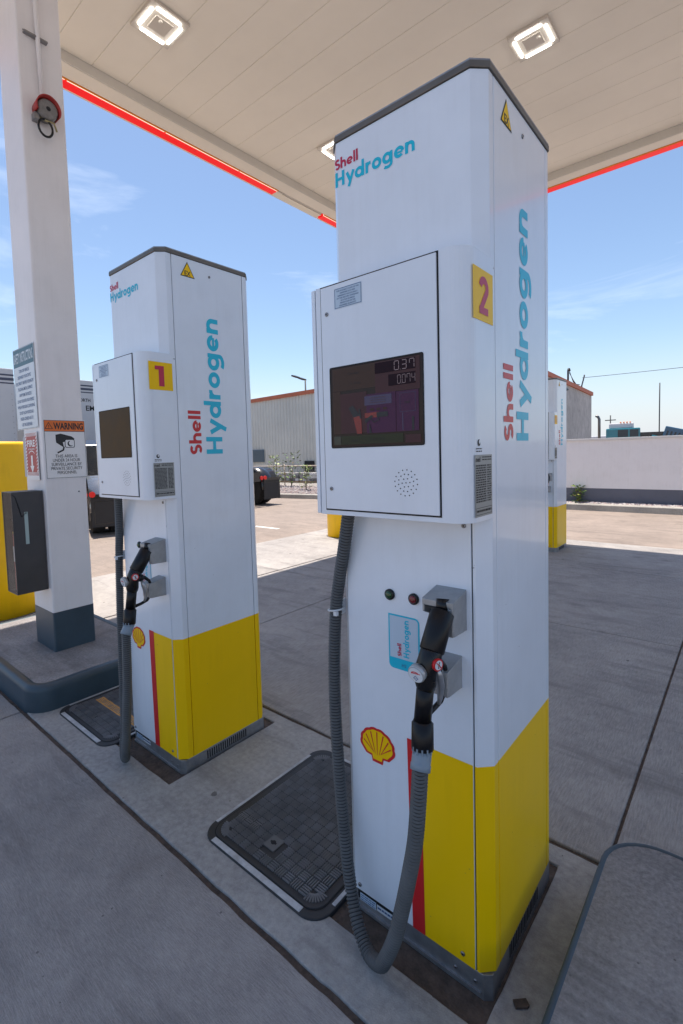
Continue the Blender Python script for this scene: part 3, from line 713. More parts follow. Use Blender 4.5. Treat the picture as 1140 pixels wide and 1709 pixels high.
    b.tube([nf(0, 0, -.006), nf(0, 0, .001)], .0145, RED, 24); b.disc(nf, 0, 0, .0112, .0016, PAPER, 22)
    b.strip(nf, [(-.001, -.008), (0, .001), (.003, .007)], .0024, .0021, TXT); b.strip(nf, [(.001, .001), (.005, -.007)], .002, .0024, TXT); b.strip(nf, [(-.008, .008), (.008, -.008)], .0018, .0027, RED)
    b.build('warning_badge', nz)
    for p in ((.366, -.112, .948), (.372, -.118, .905)):
        b = B(); b.ball(p, .0032, SCREW, 6); b.build('bolt', nz)
    # hose ---------------------------------------------------------------
    hz = empty('fuel_hose', loc, 'ribbed grey hose looping down from dispenser ' + ('two' if number == '2' else 'one'), 'hose', 'corrugated fuel hoses')
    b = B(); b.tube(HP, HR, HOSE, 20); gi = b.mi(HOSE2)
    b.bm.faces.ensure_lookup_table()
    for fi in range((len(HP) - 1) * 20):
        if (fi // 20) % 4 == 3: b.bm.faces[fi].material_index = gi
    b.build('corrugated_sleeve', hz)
    b = B(); tp = V((-.040, -.010, .948))
    b.tube([tp + V((.0235 * cos(a), .0235 * sin(a), .004 * cos(a))) for a in [2 * pi * i / 20 for i in range(21)]], .003, TIEM, 6)
    b.box((-.026, -.040, .938), (-.014, -.030, .950), TIEM); b.build('cable_tie', hz)
    b = B(); b.box((-.036, .002, .93), (-.0315, .028, .975), TIEM); b.build('tie_mount', t)
    return t, nz, hz
d2 = build_dispenser(D2, 'nearest white and yellow hydrogen dispenser, number 2 on a yellow sticker', '2', True)
d1 = build_dispenser(D1, 'white and yellow hydrogen dispenser with number 1 sticker and blank brown screen', '1', False)
# third dispenser far right: copies
D3 = V((-1.47, 5.82, -.004))
for src, lab in zip(d1, ('distant hydrogen dispenser standing by the white wall across the forecourt', 'black nozzle of the distant dispenser by the white wall', 'grey hose of the distant dispenser by the white wall')):
    c = copy_tree(src); c.location = D3; c['label'] = lab

# ================================================================== UTILITY COVERS
COVB = mat('cover_composite', (.030, .032, .036), .55, var=.35, vscale=9, bump=.1, bscale=90)
COVT = mat('cover_tread_worn', (.16, .165, .175), .5, var=.45, vscale=10)
REFL = mat('reflective_strip', (.52, .54, .56), .5, var=.35, vscale=25)
COVL = mat('lock_plate', (.13, .135, .14), .5, .3)
AMBER = mat('amber_strip', (.75, .36, .03), .6, var=.25, vscale=20)
def cover(x0, x1, y0, y1, label, amber=False):
    t = empty('access_cover', ((x0 + x1) / 2, (y0 + y1) / 2, 0), label, 'access cover', 'black access covers between the dispensers')
    hx, hy = (x1 - x0) / 2, (y1 - y0) / 2
    b = B(); b.prism(rrect(-hx, hx, -hy, hy, .075, 8), [-.02, .006], COVB); b.build('frame', t, bevel=.004)
    b = B(); b.prism(rrect(-hx + .026, hx - .026, -hy + .026, hy - .026, .055, 8), [.0065, .0072], GAP); b.build('frame_groove', t)
    L = B(); q = .030; L.prism(rrect(-hx + q, hx - q, -hy + q, hy - q, .052, 8), [.0, .0095], COVB); lid = L.build('lid', t, bevel=.002)
    b = B(); tl = .0375; nx = int((2 * hx - .085) / tl); ny = int((2 * hy - .085) / tl); ox = -nx * tl / 2; oy = -ny * tl / 2
    for i in range(nx):
        for j in range(ny):
            cx, cy = ox + (i + .5) * tl, oy + (j + .5) * tl
            if (abs(cx - .0 + .02) < .035 and abs(cy + .225) < .035) and not amber: continue
            if abs(cx) > hx - .09 and abs(cy) > hy - .09: continue
            for k in range(4):
                o_ = -tl * .36 + k * tl * .24; w1 = .0022; l1 = tl * .44
                hgt = .0150 + random.uniform(-.0004, .0004)
                if (i + j) % 2: b.box((cx - l1, cy + o_ - w1, .009), (cx + l1, cy + o_ + w1, hgt), COVT)
                else: b.box((cx + o_ - w1, cy - l1, .009), (cx + o_ + w1, cy + l1, hgt), COVT)
    for k in range(9):   # radial ribs in the corners
        for sx, sy in ((1, 1), (1, -1), (-1, 1), (-1, -1)):
            a = radians(k * 11.25); cx, cy = sx * (hx - .095), sy * (hy - .095)
            u = V((sx * cos(a), sy * sin(a), 0)); v = V((-u.y, u.x, 0)); p = V((cx, cy, 0)) + u * .022
            b.box((0, -.0025, .009), (.030, .0025, .0128), COVT, Fr(p, u, v) if Fr(p, u, v).n.z > 0 else Fr(p, u, -v))
    b.build('tread_pattern', lid)
    if not amber:
        g = Fr((-.035, -.205, .0136), V((1, 0, 0)), V((0, 1, 0)))
        b = B(); b.box((-.029, -.036, -.004), (.029, .022, .0005), COVL, g); b.disc(g, 0, -.007, .010, .0012, GAP, 12); b.rect(g, -.014, -.011, .014, -.003, .0011, GAP); b.build('lid_lock', lid, bevel=.001)
        b = B(); g2 = Fr((-.19, -.190, .0142), (1, 0, 0), (0, 1, 0)); b.rect(g2, -.055, -.022, .058, .020, -.0006, COVB)
        b.text(g2, 'ARMORCAST', .0, -.008, .014, 0, COVT, width=.105, off=.01, align='c'); b.strip(g2, rrpoly(-.058, -.019, .060, .018, .018), .0015, 0, COVT, closed=True)
        b.build('embossed_lettering', lid)
    else:
        g = Fr((-.02, -.10, .0136), (1, 0, 0), (0, 1, 0)); b = B(); b.disc(g, 0, -.12, .008, .0002, GAP, 12); b.build('lid_lock', lid)
    z = .0068
    for nm, (a0, b0, a1, b1) in dict(f=(-hx + .07, -hy + .004, hx - .08, -hy + .024), l=(-hx + .004, -hy + .075, -hx + .016, hy - .085), k=(-hx + .09, hy - .02, hx - .05, hy - .006), r=(hx - .018, -hy + .09, hx - .005, hy - .08)).items():
        b = B(); b.box((a0, b0, z - .003), (a1, b1, z + .0012), REFL); b.build('reflective_strip', t)
    if amber:
        b = B(); b.box((x0 * 0 - .215, -.135, .010), (hx - .03, -.086, .0142), AMBER); b.build('amber_marking', t)
    return t
cover(-.640, -.040, -.140, .558, 'black basket weave access cover lying between dispensers one and two')
cover(-2.060, -1.462, -.126, .530, 'black access cover with amber stripe between dispenser one and the kerbed island', True)

# ================================================================== CANOPY
CEIL = mat('canopy_soffit_paint', (.87, .83, .74), .5, var=.06, vscale=.9, bump=.02, bscale=8)
BEAMM = mat('canopy_gutter_paint', (.64, .62, .57), .5, var=.06, vscale=2)
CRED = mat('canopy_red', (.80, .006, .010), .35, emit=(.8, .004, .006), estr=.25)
CORG = mat('canopy_orange', (.85, .28, .01), .4)
CLED = mat('canopy_light_bar', (.9, .88, .8), .4, emit=(1, .90, .7), estr=.35)
HC = 5.3; ZS = 5.205
can = empty('station_canopy', (1.0, 2.0, HC), 'flat white ceilinged forecourt canopy with red edge trim', 'canopy')
def CB(): return B()
def off(o): o.location = (-1.0, -2.0, -HC); return o
YS0 = -2.2
b = B(); y = .898 - .358 * 10
while y < 6.46:
    y1 = min(y + .3555, 6.5); y0 = max(y, YS0)
    if y1 > YS0 + .05: b.box((-4.04, y0, HC), (4.0, y1, HC + .03), CEIL)
    y += .358
off(b.build('ceiling_panels', can, bevel=.003, seg=1))
b = B(); b.box((-4.04, YS0, HC + .032), (4.0, 6.5, HC + .06), GAP); off(b.build('ceiling_backing', can))
b = B()
b.box((-4.060, YS0, ZS), (-4.041, 6.518, HC + .06), BEAMM); b.box((-4.0405, 6.501, ZS), (4.0, 6.519, HC + .06), BEAMM)
for yy in (.93, 3.6, 6.2): b.box((-4.041, yy, ZS + .001), (-4.037, yy + .012, HC), BEAMM)
for xx in (-3.4, -.62, 2.2): b.box((xx, 6.497, ZS + .001), (xx + .012, 6.5015, HC), BEAMM)
off(b.build('gutter_beam', can))
b = B(); b.box((-4.246, YS0, ZS - .003), (-4.061, 6.52, ZS + .02), CEIL); b.box((-4.246, 6.521, ZS - .003), (4.0, 6.695, ZS + .02), CEIL); off(b.build('outer_soffit', can))
b = B(); b.box((-4.47, YS0, ZS + .03), (-4.25, 6.92, ZS + .95), CEIL); b.box((-4.249, 6.70, ZS + .03), (4.0, 6.92, ZS + .95), CEIL); b.box((-4.249, YS0, HC + .10), (4.0, 6.699, HC + .2), CEIL); off(b.build('fascia', can))
def redbar(p0, p1, ax):
    b = B()
    if ax == 'y':
        b.box((-4.262, p0, ZS - .012), (-4.248, p1, ZS + .028), CORG); y = p0
        while y < p1 - .05:
            e = min(y + 1.1, p1); b.box((-4.282, y + .012, ZS - .006), (-4.263, e - .012, ZS + .020), CLED); y = e
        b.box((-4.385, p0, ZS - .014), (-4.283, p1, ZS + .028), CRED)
    else:
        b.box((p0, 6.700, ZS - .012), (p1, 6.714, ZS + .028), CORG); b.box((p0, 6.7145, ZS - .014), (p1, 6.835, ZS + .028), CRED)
    return off(b.build('red_trim', can))
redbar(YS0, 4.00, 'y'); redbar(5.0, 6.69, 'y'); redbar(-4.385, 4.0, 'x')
b = B(); b.box((-4.375, 4.02, ZS + .0), (-4.30, 4.98, ZS + .028), CEIL); b.box((-4.285, 4.10, ZS + .004), (-4.262, 4.95, ZS + .026), BEAMM); b.box((-4.37, 3.985, ZS - .02), (-4.26, 4.09, ZS + .02), CEIL); off(b.build('bare_bracket', can))
LEDM = mat('led_strip', (1, 1, 1), .4, emit=(1.0, .95, .88), estr=5)
FIXM = mat('fixture_housing', (.62, .58, .52), .4)
def light(x, y, lab):
    t = empty('canopy_light', (x, y, HC), lab, 'ceiling light', 'square canopy lights')
    b = B(); s = .185; b.box((-s, -s, -.028), (s, s, -.0005), FIXM); b.box((-.085, -.085, -.036), (.085, .085, -.0285), FIXM); b.build('housing', t, bevel=.006)
    for k in range(4):
        b = B(); a = k * pi / 2; u = V((cos(a), sin(a), 0)); v = V((-sin(a), cos(a), 0))
        P = []
        for i in range(9):
            pass
        d = .142
        b.tube([u * d + v * q + V((0, 0, -.030)) for q in (-.118, -.112, .112, .118)], [.006, .013, .013, .006], LEDM, 10)
        b.build('led_tube', t)
    b = B(); b.ball((.055, -.03, -.04), .017, FIXM, 8, (1, 1, .8)); b.build('sensor', t)
light(-3.12, 1.455, 'lit square ceiling light above dispenser one, near the column')
light(-.71, 3.945, 'lit square ceiling light above and behind dispenser two, top right')
light(-3.12, 3.945, 'lit square ceiling light partly hidden behind the top of dispenser two')

# ================================================================== COLUMN + things on it
cx0, cx1, cy0, cy1 = -2.915, -2.575, .078, .345
t = empty('canopy_column', ((cx0 + cx1) / 2, (cy0 + cy1) / 2, .146), 'square white canopy column with blue grey painted base on the island', 'column')
def lo(o): o.location = -t.location; return o
P = rrect(cx0, cx1, cy0, cy1, .012, 3)
b = B(); b.prism(P, [.414, HC - .002], COLW); lo(b.build('shaft', t))
b = B(); b.prism(rrect(cx0 - .0015, cx1 + .0015, cy0 - .0015, cy1 + .0015, .013, 3), [.146, .4135], NAVY); lo(b.build('painted_base', t))
CX = Fr((cx1, 0, 0), (0, 1, 0), (0, 0, 1)); CY = Fr((0, cy0, 0), (1, 0, 0), (0, 0, 1))
# warning sign
ORG = mat('sign_orange', (.78, .17, .025), .4)
SIGNW = mat('sign_white', (.84, .83, .83), .38, var=.05, vscale=4)
t = empty('warning_sign', (cx1 + .002, .22, 1.31), 'white and orange WARNING 24 hour surveillance sign on the column', 'sign')
g = Fr((0, 0, 0), (0, 1, 0), (0, 0, 1)); W_ = .268; H_ = .392
b = B(); b.box((-W_ / 2, 0, 0), (W_ / 2, H_, .002), SIGNW, g); b.build('sign_plate', t, bevel=.001)
b = B(); b.rect(g, -W_ / 2 + .004, H_ - .076, W_ / 2 - .004, H_ - .004, .0026, ORG); b.strip(g, [(-W_ / 2 + .005, .005), (W_ / 2 - .005, .005), (W_ / 2 - .005, H_ - .005), (-W_ / 2 + .005, H_ - .005)], .0022, .0030, TXT, closed=True)
b.strip(g, [(-W_ / 2 + .006, H_ - .077), (W_ / 2 - .006, H_ - .077)], .003, .0032, TXT)
b.build('sign_header', t)
b = B(); b.text(g, 'WARNING', -.072, H_ - .062, .044, .0034, TXT, width=.192, off=.03)
b.strip(g, [(-.124, H_ - .060), (-.078, H_ - .060), (-.101, H_ - .020)], .0035, .0034, TXT, closed=True); b.text(g, '!', -.101, H_ - .056, .020, .0034, TXT, align='c', off=.02)
for i, (s, wd) in enumerate((('THIS AREA IS', .140), ('UNDER 24 HOUR', .175), ('SURVEILLANCE BY', .195), ('PRIVATE SECURITY', .200), ('PERSONNEL', .125))):
    b.text(g, s, .0, .140 - i * .0275, .0215, .0034, TXT, width=wd, off=.0, align='c')
# camera pictogram
b.face([g(x, y, .0030) for x, y in ((-.062, .292), (-.030, .300), (.040, .282), (.058, .268), (.052, .245), (-.0, .248), (-.018, .242), (-.062, .262))][::-1], TXT)
b.face([g(x, y, .0030) for x, y in ((-.062, .262), (-.018, .242), (-.012, .205), (-.020, .212), (-.060, .240))], TXT)
b.face([g(x, y, .0034) for x, y in rrpoly(-.006, .206, .058, .262, .010)], TXT); b.face([g(x, y, .0038) for x, y in rrpoly(-.002, .210, .054, .258, .008)], SIGNW)
b.disc(g, .030, .233, .019, .0042, TXT, 20); b.disc(g, .036, .236, .016, .0046, SIGNW, 20)
b.strip(g, [(-.055, .172), (-.018, .190), (-.012, .212)], .010, .0034, TXT)
b.build('sign_lettering', t)
# safety instructions sign
TEAL = mat('sign_teal', (.045, .13, .17), .4)
t = empty('safety_sign', (-2.812, cy0 - .003, 1.652), 'tall pale safety instructions sign with teal header, upper left on the column', 'sign')
g = Fr((0, 0, 0), (1, 0, 0), (0, 0, 1)); W_ = .392; H_ = .555
b = B(); b.box((-W_ / 2, 0, 0), (W_ / 2, H_, .002), PAPER, g); b.build('sign_plate', t, bevel=.001)
b = B(); b.rect(g, -W_ / 2 + .008, H_ - .125, W_ / 2 - .008, H_ - .008, .0026, TEAL); b.strip(g, rrpoly(-W_ / 2 + .005, .005, W_ / 2 - .005, H_ - .005, .01), .002, .0030, TEAL, closed=True)
b.text(g, 'SAFETY INSTRUCTIONS', 0, H_ - .098, .068, .0032, PAPER, width=.352, off=.02, align='c')
for i, (s, wd) in enumerate((('TURN OFF VEHICLE', .19), ('DISCHARGE YOUR STATIC', .25), ('ELECTRICITY BEFORE FUELING BY', .33), ('TOUCHING METAL SURFACE', .27), ('AWAY FROM THE NOZZLE', .23), ('DO NOT RE-ENTER YOUR VEHICLE', .31), ('WHILE HYDROGEN IS DISPENSING', .32), ('DO NOT ALLOW INDIVIDUALS', .26), ('UNDER LICENSED AGE TO', .24), ('USE THE DISPENSER', .19))):
    b.text(g, s, 0, H_ - .168 - i * .0405, .022, .0032, TXB, width=wd, off=.01, align='c')
b.build('sign_lettering', t)
# fire extinguisher sign
SRED = mat('sign_red', (.42, .025, .03), .4)
t = empty('fire_sign', (-2.765, cy0 - .008, 1.305), 'red and white striped FIRE extinguisher sign with down arrow', 'sign')
b = B(); b.box((-.095, 0, 0), (.125, .322, .002), SIGNW, g); b.build('sign_plate', t)
b = B(); b.rect(g, -.088, .03, .118, .316, .0026, SRED)
for i in range(12):
    yy = .05 + i * .022
    b.face([g(x, y, .0030) for x, y in ((-.088, yy), (-.068, yy + .012), (-.068, yy + .022), (-.088, yy + .010))], SIGNW); b.face([g(x, y, .0030) for x, y in ((.098, yy), (.118, yy + .012), (.118, yy + .022), (.098, yy + .010))], SIGNW)
for i in range(10):
    xx = -.086 + i * .0205
    for y0 in (.031, .293): b.face([g(x, y, .0032) for x, y in ((xx, y0), (xx + .010, y0), (xx + .018, y0 + .022), (xx + .008, y0 + .022))], SIGNW)
b.text(g, 'FIRE', .015, .225, .045, .0034, SIGNW, width=.14, off=.03, align='c'); b.text(g, 'EXTINGUISHER', .015, .203, .010, .0034, SIGNW, width=.12, off=.02, align='c')
b.strip(g, arc(.015, .165, .055, 20, 160, 10, .03), .006, .0034, SIGNW)
b.face([g(x, y, .0036) for x, y in ((.000, .165), (.000, .095), (-.022, .095), (.015, .048), (.052, .095), (.030, .095), (.030, .165))][::1], SIGNW)
b.build('sign_artwork', t)
b = B(); b.box((-.150, .02, -.006), (-.094, .295, -.002), mat('sign_bracket_grey', (.42, .43, .48), .4), g); b.build('side_bracket', t)
# alarm horn
t = empty('alarm_horn', (cx1, .21, 3.67), 'red hooded alarm horn with grey disc and black cable coil high on the column', 'alarm horn')
RH = mat('alarm_red', (.42, .035, .03), .4, var=.15, vscale=12); SPK = mat('horn_grey', (.22, .21, .20), .5, var=.3, vscale=40)
b = B(); b.tube([(0.0, 0, 0), (.05, 0, 0), (.075, 0, .0), (.077, 0, 0)], [.055, .062, .058, .05], SPK, 24); b.disc(Fr((.078, 0, 0), (0, 1, 0), (0, 0, 1)), 0, 0, .014, .001, GAP, 12); b.build('horn_disc', t)
b = B(); rings = []
for x, r in ((.0, .070), (.10, .074)):
    rings.append([(x - .012 * (abs(a - 90) / 120), r * cos(radians(a)), r * sin(radians(a))) for a in range(-25, 206, 11)] + [(x - .012 * (abs(a - 90) / 120), (r - .005) * cos(radians(a)), (r - .005) * sin(radians(a))) for a in range(205, -26, -11)])
b.grid(rings, RH); b.build('hood', t)
b = B(); b.tube([(.055, -.015 + .042 * cos(a), -.115 + .052 * sin(a)) for a in [2 * pi * i / 28 for i in range(29)]], .007, BLK2, 8); b.build('cable_coil', t)
b = B(); b.box((.0, -.075, -.075), (.05, -.045, -.035), SCREW); b.tube([(.03, -.05, -.05), (.06, -.01, -.07), (.05, .04, -.06), (.04, .06, -.10)], .006, mat('brass_fitting', (.45, .38, .2), .4, .6), 8); b.build('swivel_bracket', t)
# conduit
t = empty('conduit', (cx1, .178, 3.74), 'thin white conduit running down the column to the alarm horn', 'conduit')
b = B(); b.tube([(.022, .020, 0), (.022, .012, .5), (.022, .004, HC - 3.74)], .0135, COLW, 12); b.build('pipe', t)
b = B(); b.box((.0, -.065, .375), (.030, .072, .385), SCREW); b.box((.0, -.065, .395), (.006, .072, .400), SCREW); b.build('pipe_clamp', t)
# small bolt on column
b = B(); b.ball((cx1 + .002, .290, 1.215), .006, SCREW, 6); tag(b.build('bolt'), 'small bolt head in the white column below the WARNING sign', 'bolt')
# extinguisher cabinet
DG = mat('cabinet_dark_grey', (.060, .057, .060), .42, var=.15, vscale=8); GLS = mat('cabinet_acrylic', (.05, .045, .045), .05)
gm = GLS.node_tree.nodes['Principled BSDF']; gm.inputs['Alpha'].default_value = .22
EX0, EX1, EY0, EY1, EZ0, EZ1 = -2.80, -2.618, -.112, .072, .577, 1.232
t = empty('extinguisher_cabinet', (EX0 + .09, cy0, EZ0), 'dark grey fire extinguisher cabinet with clear front hanging on the column', 'cabinet')
def lo(o): o.location = -t.location; return o
b = B()
gX = Fr((EX1 - .004, 0, 0), (0, 1, 0), (0, 0, 1))
wx0, wx1, wz0, wz1 = -.044, -.022, .895, 1.105
for a in ((EY0, EZ0, wx0, EZ1), (wx1, EZ0, EY1, EZ1), (wx0, EZ0, wx1, wz0), (wx0, wz1, wx1, EZ1)): b.box((a[0], a[1], 0), (a[2], a[3], .004), DG, gX)
b.box((EX0, EY0, EZ1), (EX1, EY1, EZ1 + .004), DG); b.box((EX0, EY0, EZ0 - .004), (EX1, EY1, EZ0), DG); b.box((EX0, EY0, EZ0), (EX0 + .004, EY1, EZ1), DG); b.box((EX0 + .004, EY1 - .004, EZ0), (EX1 - .004, EY1, EZ1), COLW)
lo(b.build('cabinet_body', t))
b = B(); b.box((EX0 + .004, EY0 + .001, EZ0), (EX1 - .004, EY0 + .004, EZ1), GLS); lo(b.build('clear_front', t))
b = B(); b.box((wx0 - .0, wz0, .0005), (wx1, wz1, .002), mat('slot_window', (.42, .52, .50), .15), gX); b.tube([gX(.0 + -.033, wz1 - .012, .006), gX(-.033, wz1 - .002, .01), gX(-.06, wz1 - .03, .008), gX(-.09, wz1 + .10, .006), gX(-.108, EZ1 - .01, .004)], .002, BLK2, 6); lo(b.build('slot_window', t))
t = empty('fire_extinguisher', (-2.715, -.03, EZ0), 'red fire extinguisher inside the dark grey cabinet', 'fire extinguisher')
b = B(); b.tube([(0, 0, .002), (0, 0, .015), (0, 0, .38), (0, 0, .43), (0, 0, .45)], [.05, .058, .058, .035, .02], mat('extinguisher_red', (.45, .02, .02), .3, coat=.4), 20); b.build('cylinder', t)
b = B(); b.box((-.02, -.06, .46), (.02, .02, .475), BLK2); b.tube([(0, 0, .45), (0, 0, .50)], .014, BLK2, 10); b.tube([(.03, -.02, .47), (.06, -.04, .42), (.06, -.045, .25), (.055, -.05, .1)], .009, BLK2, 8); b.build('valve_and_hose', t)
b = B(); b.tube([(0, 0, .20), (0, 0, .30)], .0588, SIGNW, 20, caps=False); b.tube([(0, 0, .37), (0, 0, .395)], .0565, YEL, 20, caps=False); b.build('label_band', t)

# ================================================================== YELLOW BOLLARDS
YB = mat('yellow_bollard_paint', (1.0, .58, .0), .5, var=.08, vscale=3, bump=.1, bscale=12, streak=.22)
def bollard(x, y, r, h, lab):
    t = empty('concrete_bollard', (x, y, -.002), lab, 'bollard', 'large yellow round barriers')
    b = B(); b.tube([(0, 0, 0), (0, 0, h - .03), (0, 0, h - .008), (0, 0, h)], [r, r, r - .01, r - .035], YB, 64); b.build('drum', t)
    b = B(); b.tube([(0, 0, 0), (0, 0, .006)], r + .02, mat('sealant', (.16, .15, .14), .8, var=.4, vscale=14), 48); b.build('base_seal', t)
bollard(-4.60, .28, .46, 1.62, 'big round yellow barrier at left behind the column island')
bollard(-4.34, 5.42, .30, 1.15, 'yellow round barrier seen low between the two dispensers')

# ================================================================== WALL AND PLANTS
WALLP = mat('wall_pale_render', (.82, .80, .82), .8, var=.06, vscale=.7, bump=.2, bscale=18, streak=.12); WALLB = mat('wall_slate_band', (.12, .13, .17), .7, var=.15, vscale=2)
t = empty('boundary_wall', (4, 11.2, 0), 'long low pale wall with slate blue band behind the gravel', 'wall')
def lo(o): o.location = -t.location; return o
b = B(); b.box((-3.9, 11.2, .455), (14, 11.4, 1.53), WALLP); lo(b.build('wall_face', t))
b = B(); b.box((-3.9, 11.199, -.02), (14, 11.401, .453), WALLB); lo(b.build('painted_band', t))
b = B(); b.box((-3.93, 11.17, 1.531), (14, 11.43, 1.575), mat('wall_coping', (.68, .67, .66), .6)); lo(b.build('coping', t, bevel=.004))
LEAF = [mat('leaf_' + n, c, .5, var=.3, vscale=30) for n, c in (('mid', (.075, .15, .03)), ('light', (.14, .24, .05)), ('yellow', (.26, .28, .05)))]
STEM = mat('plant_stem', (.12, .09, .05), .8)
def plant(x, y, z, h, w_, n, lab, mats=LEAF, group='young shrubs'):
    t = empty('young_shrub', (x, y, z), lab, 'shrub', group)
    b = B(); rnd = random.Random(int(x * 97 + y * 31))
    for k in range(5): a = rnd.random() * 6.3; b.tube([(0, 0, 0), (cos(a) * w_ * .15, sin(a) * w_ * .15, h * .5), (cos(a) * w_ * .3, sin(a) * w_ * .3, h * .92)], [.008, .006, .002], STEM, 5)
    b.build('stem', t)
    b = B()
    for k in range(n):
        a = rnd.random() * 2 * pi; zz = rnd.uniform(.12, 1) * h; rr = w_ * .5 * (rnd.random() ** .6) * (1.1 - .6 * abs(zz / h - .5))
        p = V((cos(a) * rr, sin(a) * rr, zz)); d = V((cos(a), sin(a), rnd.uniform(-.3, .9))).normalized(); s = d.cross(V((rnd.uniform(-.4, .4), rnd.uniform(-.4, .4), 1))).normalized()
        L = rnd.uniform(.05, .10) * (w_ / .25) ** .5; ww = L * .3
        b.face([p, p + d * L * .5 + s * ww, p + d * L, p + d * L * .5 - s * ww], rnd.choice(mats))
    b.build('foliage', t, normals=False)
plant(-2.03, 11.08, .08, .44, .26, 130, 'small green shrub in the gravel at the foot of the slate wall band')
plant(-11.1, 11.7, .08, .95, .42, 130, 'thin yellow green shrub in the gravel before the stacked pallets')
plant(-13.6, 12.6, .08, 1.3, .55, 170, 'yellow green shrub by the fence, near the parked tractor', [LEAF[2], LEAF[1]])
plant(-13.0, 12.9, .08, 1.45, .75, 120, 'dry leafy shrub standing behind the fence rail', [LEAF[1], LEAF[0], STEM])

# ================================================================== FENCE
FEN = mat('fence_rail', (.45, .38, .32), .6, .2)
t = empty('chain_fence', (-14, 13.3, .07), 'low rail fence in front of the ribbed building', 'fence')
b = B(); b.tube([(-8, 0, .82), (4.2, 0, .88)], .025, FEN, 8); b.build('top_rail', t)
for x in (-6.5, -3.5, .2, 2.8, 4.2):
    b = B(); b.tube([(x, 0, 0), (x, 0, .95)], .022, FEN, 8); b.build('post', t)
MESH_ = mat('fence_wire', (.3, .3, .3), .5, .5)
b = B()
for i in range(150):
    x = -8 + i * .08
    b.tube([(x, 0, .02), (min(x + .85, 4.2), 0, .83)], .0016, MESH_, 3); b.tube([(min(x + .85, 4.2), 0, .02), (x, 0, .83)], .0016, MESH_, 3)
b.build('wire_mesh', t)

# ================================================================== BUILDING
BLD = mat('ribbed_steel_cladding', (.58, .57, .52), .55, .1, var=.12, vscale=.6); TERR = mat('terracotta_trim', (.48, .13, .06), .6, var=.15, vscale=3)
BCON = concrete('tilt_up_concrete', (.52, .50, .48), (.33, .32, .31), (.6, .6, .25), 0, .35); BRK = mat('dark_block_base', (.10, .085, .08), .85, var=.4, vscale=6)
t = empty('industrial_building', (-20, 17.6, 0), 'long grey ribbed warehouse with terracotta roof edge', 'building')
def lo(o): o.location = -t.location; return o
bx0, bx1, by0, by1 = -42, -5.78, 17.6, 29.3
b = B(); rings = []
xs = []; x = bx0
while x < bx1 - .05: xs += [(x, 0), (x + .10, 0), (x + .13, -.035), (x + .20, -.035), (x + .23, 0)]; x += .23
prof = [(x_, by0 + dy) for x_, dy in xs if x_ < bx1 - .3]
hh = lambda x_: 4.785 + (x_ + 5.78) * .0127
b.grid([[(x_, y_, .45), (x_, y_, hh(x_) - .16)] for x_, y_ in prof], BLD, closed=False, smooth=False)
lo(b.build('ribbed_wall', t, normals=False))
b = B(); b.box((bx0, by0 + .04, .02), (bx1, by1, 4.2), BLD); b.ext(Fr((bx1 - .02, 0, 0), (0, 1, 0), (0, 0, 1)), [(by0, 0), (by1, 0), (by1, 4.2), (by0, 4.66)], 0, .03, BCON); lo(b.build('end_wall', t))
b = B(); b.box((bx0, by0 - .03, .0), (bx1 - .3, by0 + .039, .45), BRK); lo(b.build('block_base', t))
b = B(); b.box((bx1 - .34, by0 - .05, .0), (bx1, by0 + .038, 4.60), BCON); lo(b.build('corner_pier', t))
b = B()
v = [(bx0, by0 - .12, hh(bx0) - .2), (bx1 + .1, by0 - .12, 4.62), (bx1 + .1, by1, 4.14), (bx0, by1, 4.0)]
vt = [(x_, y_, z_ + .19) for x_, y_, z_ in v]
for q in ((v[0], v[1], vt[1], vt[0]), (v[1], v[2], vt[2], vt[1]), (v[2], v[3], vt[3], vt[2]), (v[3], v[0], vt[0], vt[3]), (vt[0], vt[1], vt[2], vt[3]), (v[3], v[2], v[1], v[0])): b.face(q, TERR)
lo(b.build('roof', t))
BV = mat('louvre_blue_grey', (.10, .14, .17), .5)
b = B(); b.box((-21.4, by0 - .10, 1.02), (-19.7, by0 - .04, 1.72), BV)
for k in range(9): b.box((-21.35, by0 - .13, 1.06 + k * .072), (-19.75, by0 - .10, 1.09 + k * .072), BV)
lo(b.build('window', t))
b = B(); b.box((-16.6, by0 - .08, .02), (-15.95, by0 - .035, 1.05), GAP); lo(b.build('door', t))
b = B(); b.tube([(bx1 + .05, 23.8, 4.1), (bx1 + .16, 23.8, 4.1), (bx1 + .18, 23.8, 4.0)], [.05, .07, .1], BV, 8); lo(b.build('wall_lamp', t))
# service masts with cable
DKM = mat('dark_mast', (.035, .04, .045), .5, .4)
t = empty('service_mast', (bx1 - .1, 25.1, 4.3), 'dark hooked service mast on the warehouse roof edge with drooping cables', 'mast')
b = B(); b.tube([(0, 0, 0), (0, 0, .78), (0, .06, .88), (0, .2, .90), (0, .3, .82)], .045, DKM, 8); b.build('pole', t)
b = B()
for k in range(3): b.tube([(0, .25, .80 - k * .05), (.05, .7 + k * .05, .32 + k * .03), (.05, 1.3, .18 + .03 * k), (0, 2.2, .30)], .014, DKM, 5)
b.build('drooping_cable', t)
t = empty('roof_bracket', (bx1 - .1, 27.7, 4.22), 'short bent bracket pole on the warehouse roof edge holding the overhead line', 'bracket')
b = B(); b.tube([(0, 0, 0), (0, -.02, .35), (0, .5, .9), (0, .52, .98)], .035, DKM, 8); b.build('pole', t)
b = B(); P = [V((bx1, 27.4, 4.95)).lerp(V((14, 20, 4.35)), i / 16) + V((0, 0, -.5 * 4 * (i / 16) * (1 - i / 16) * .3)) for i in range(17)]
b.tube(P, .012, DKM, 5); tag(b.build('overhead_cable'), 'thin overhead cable crossing the sky from the warehouse roof', 'cable')
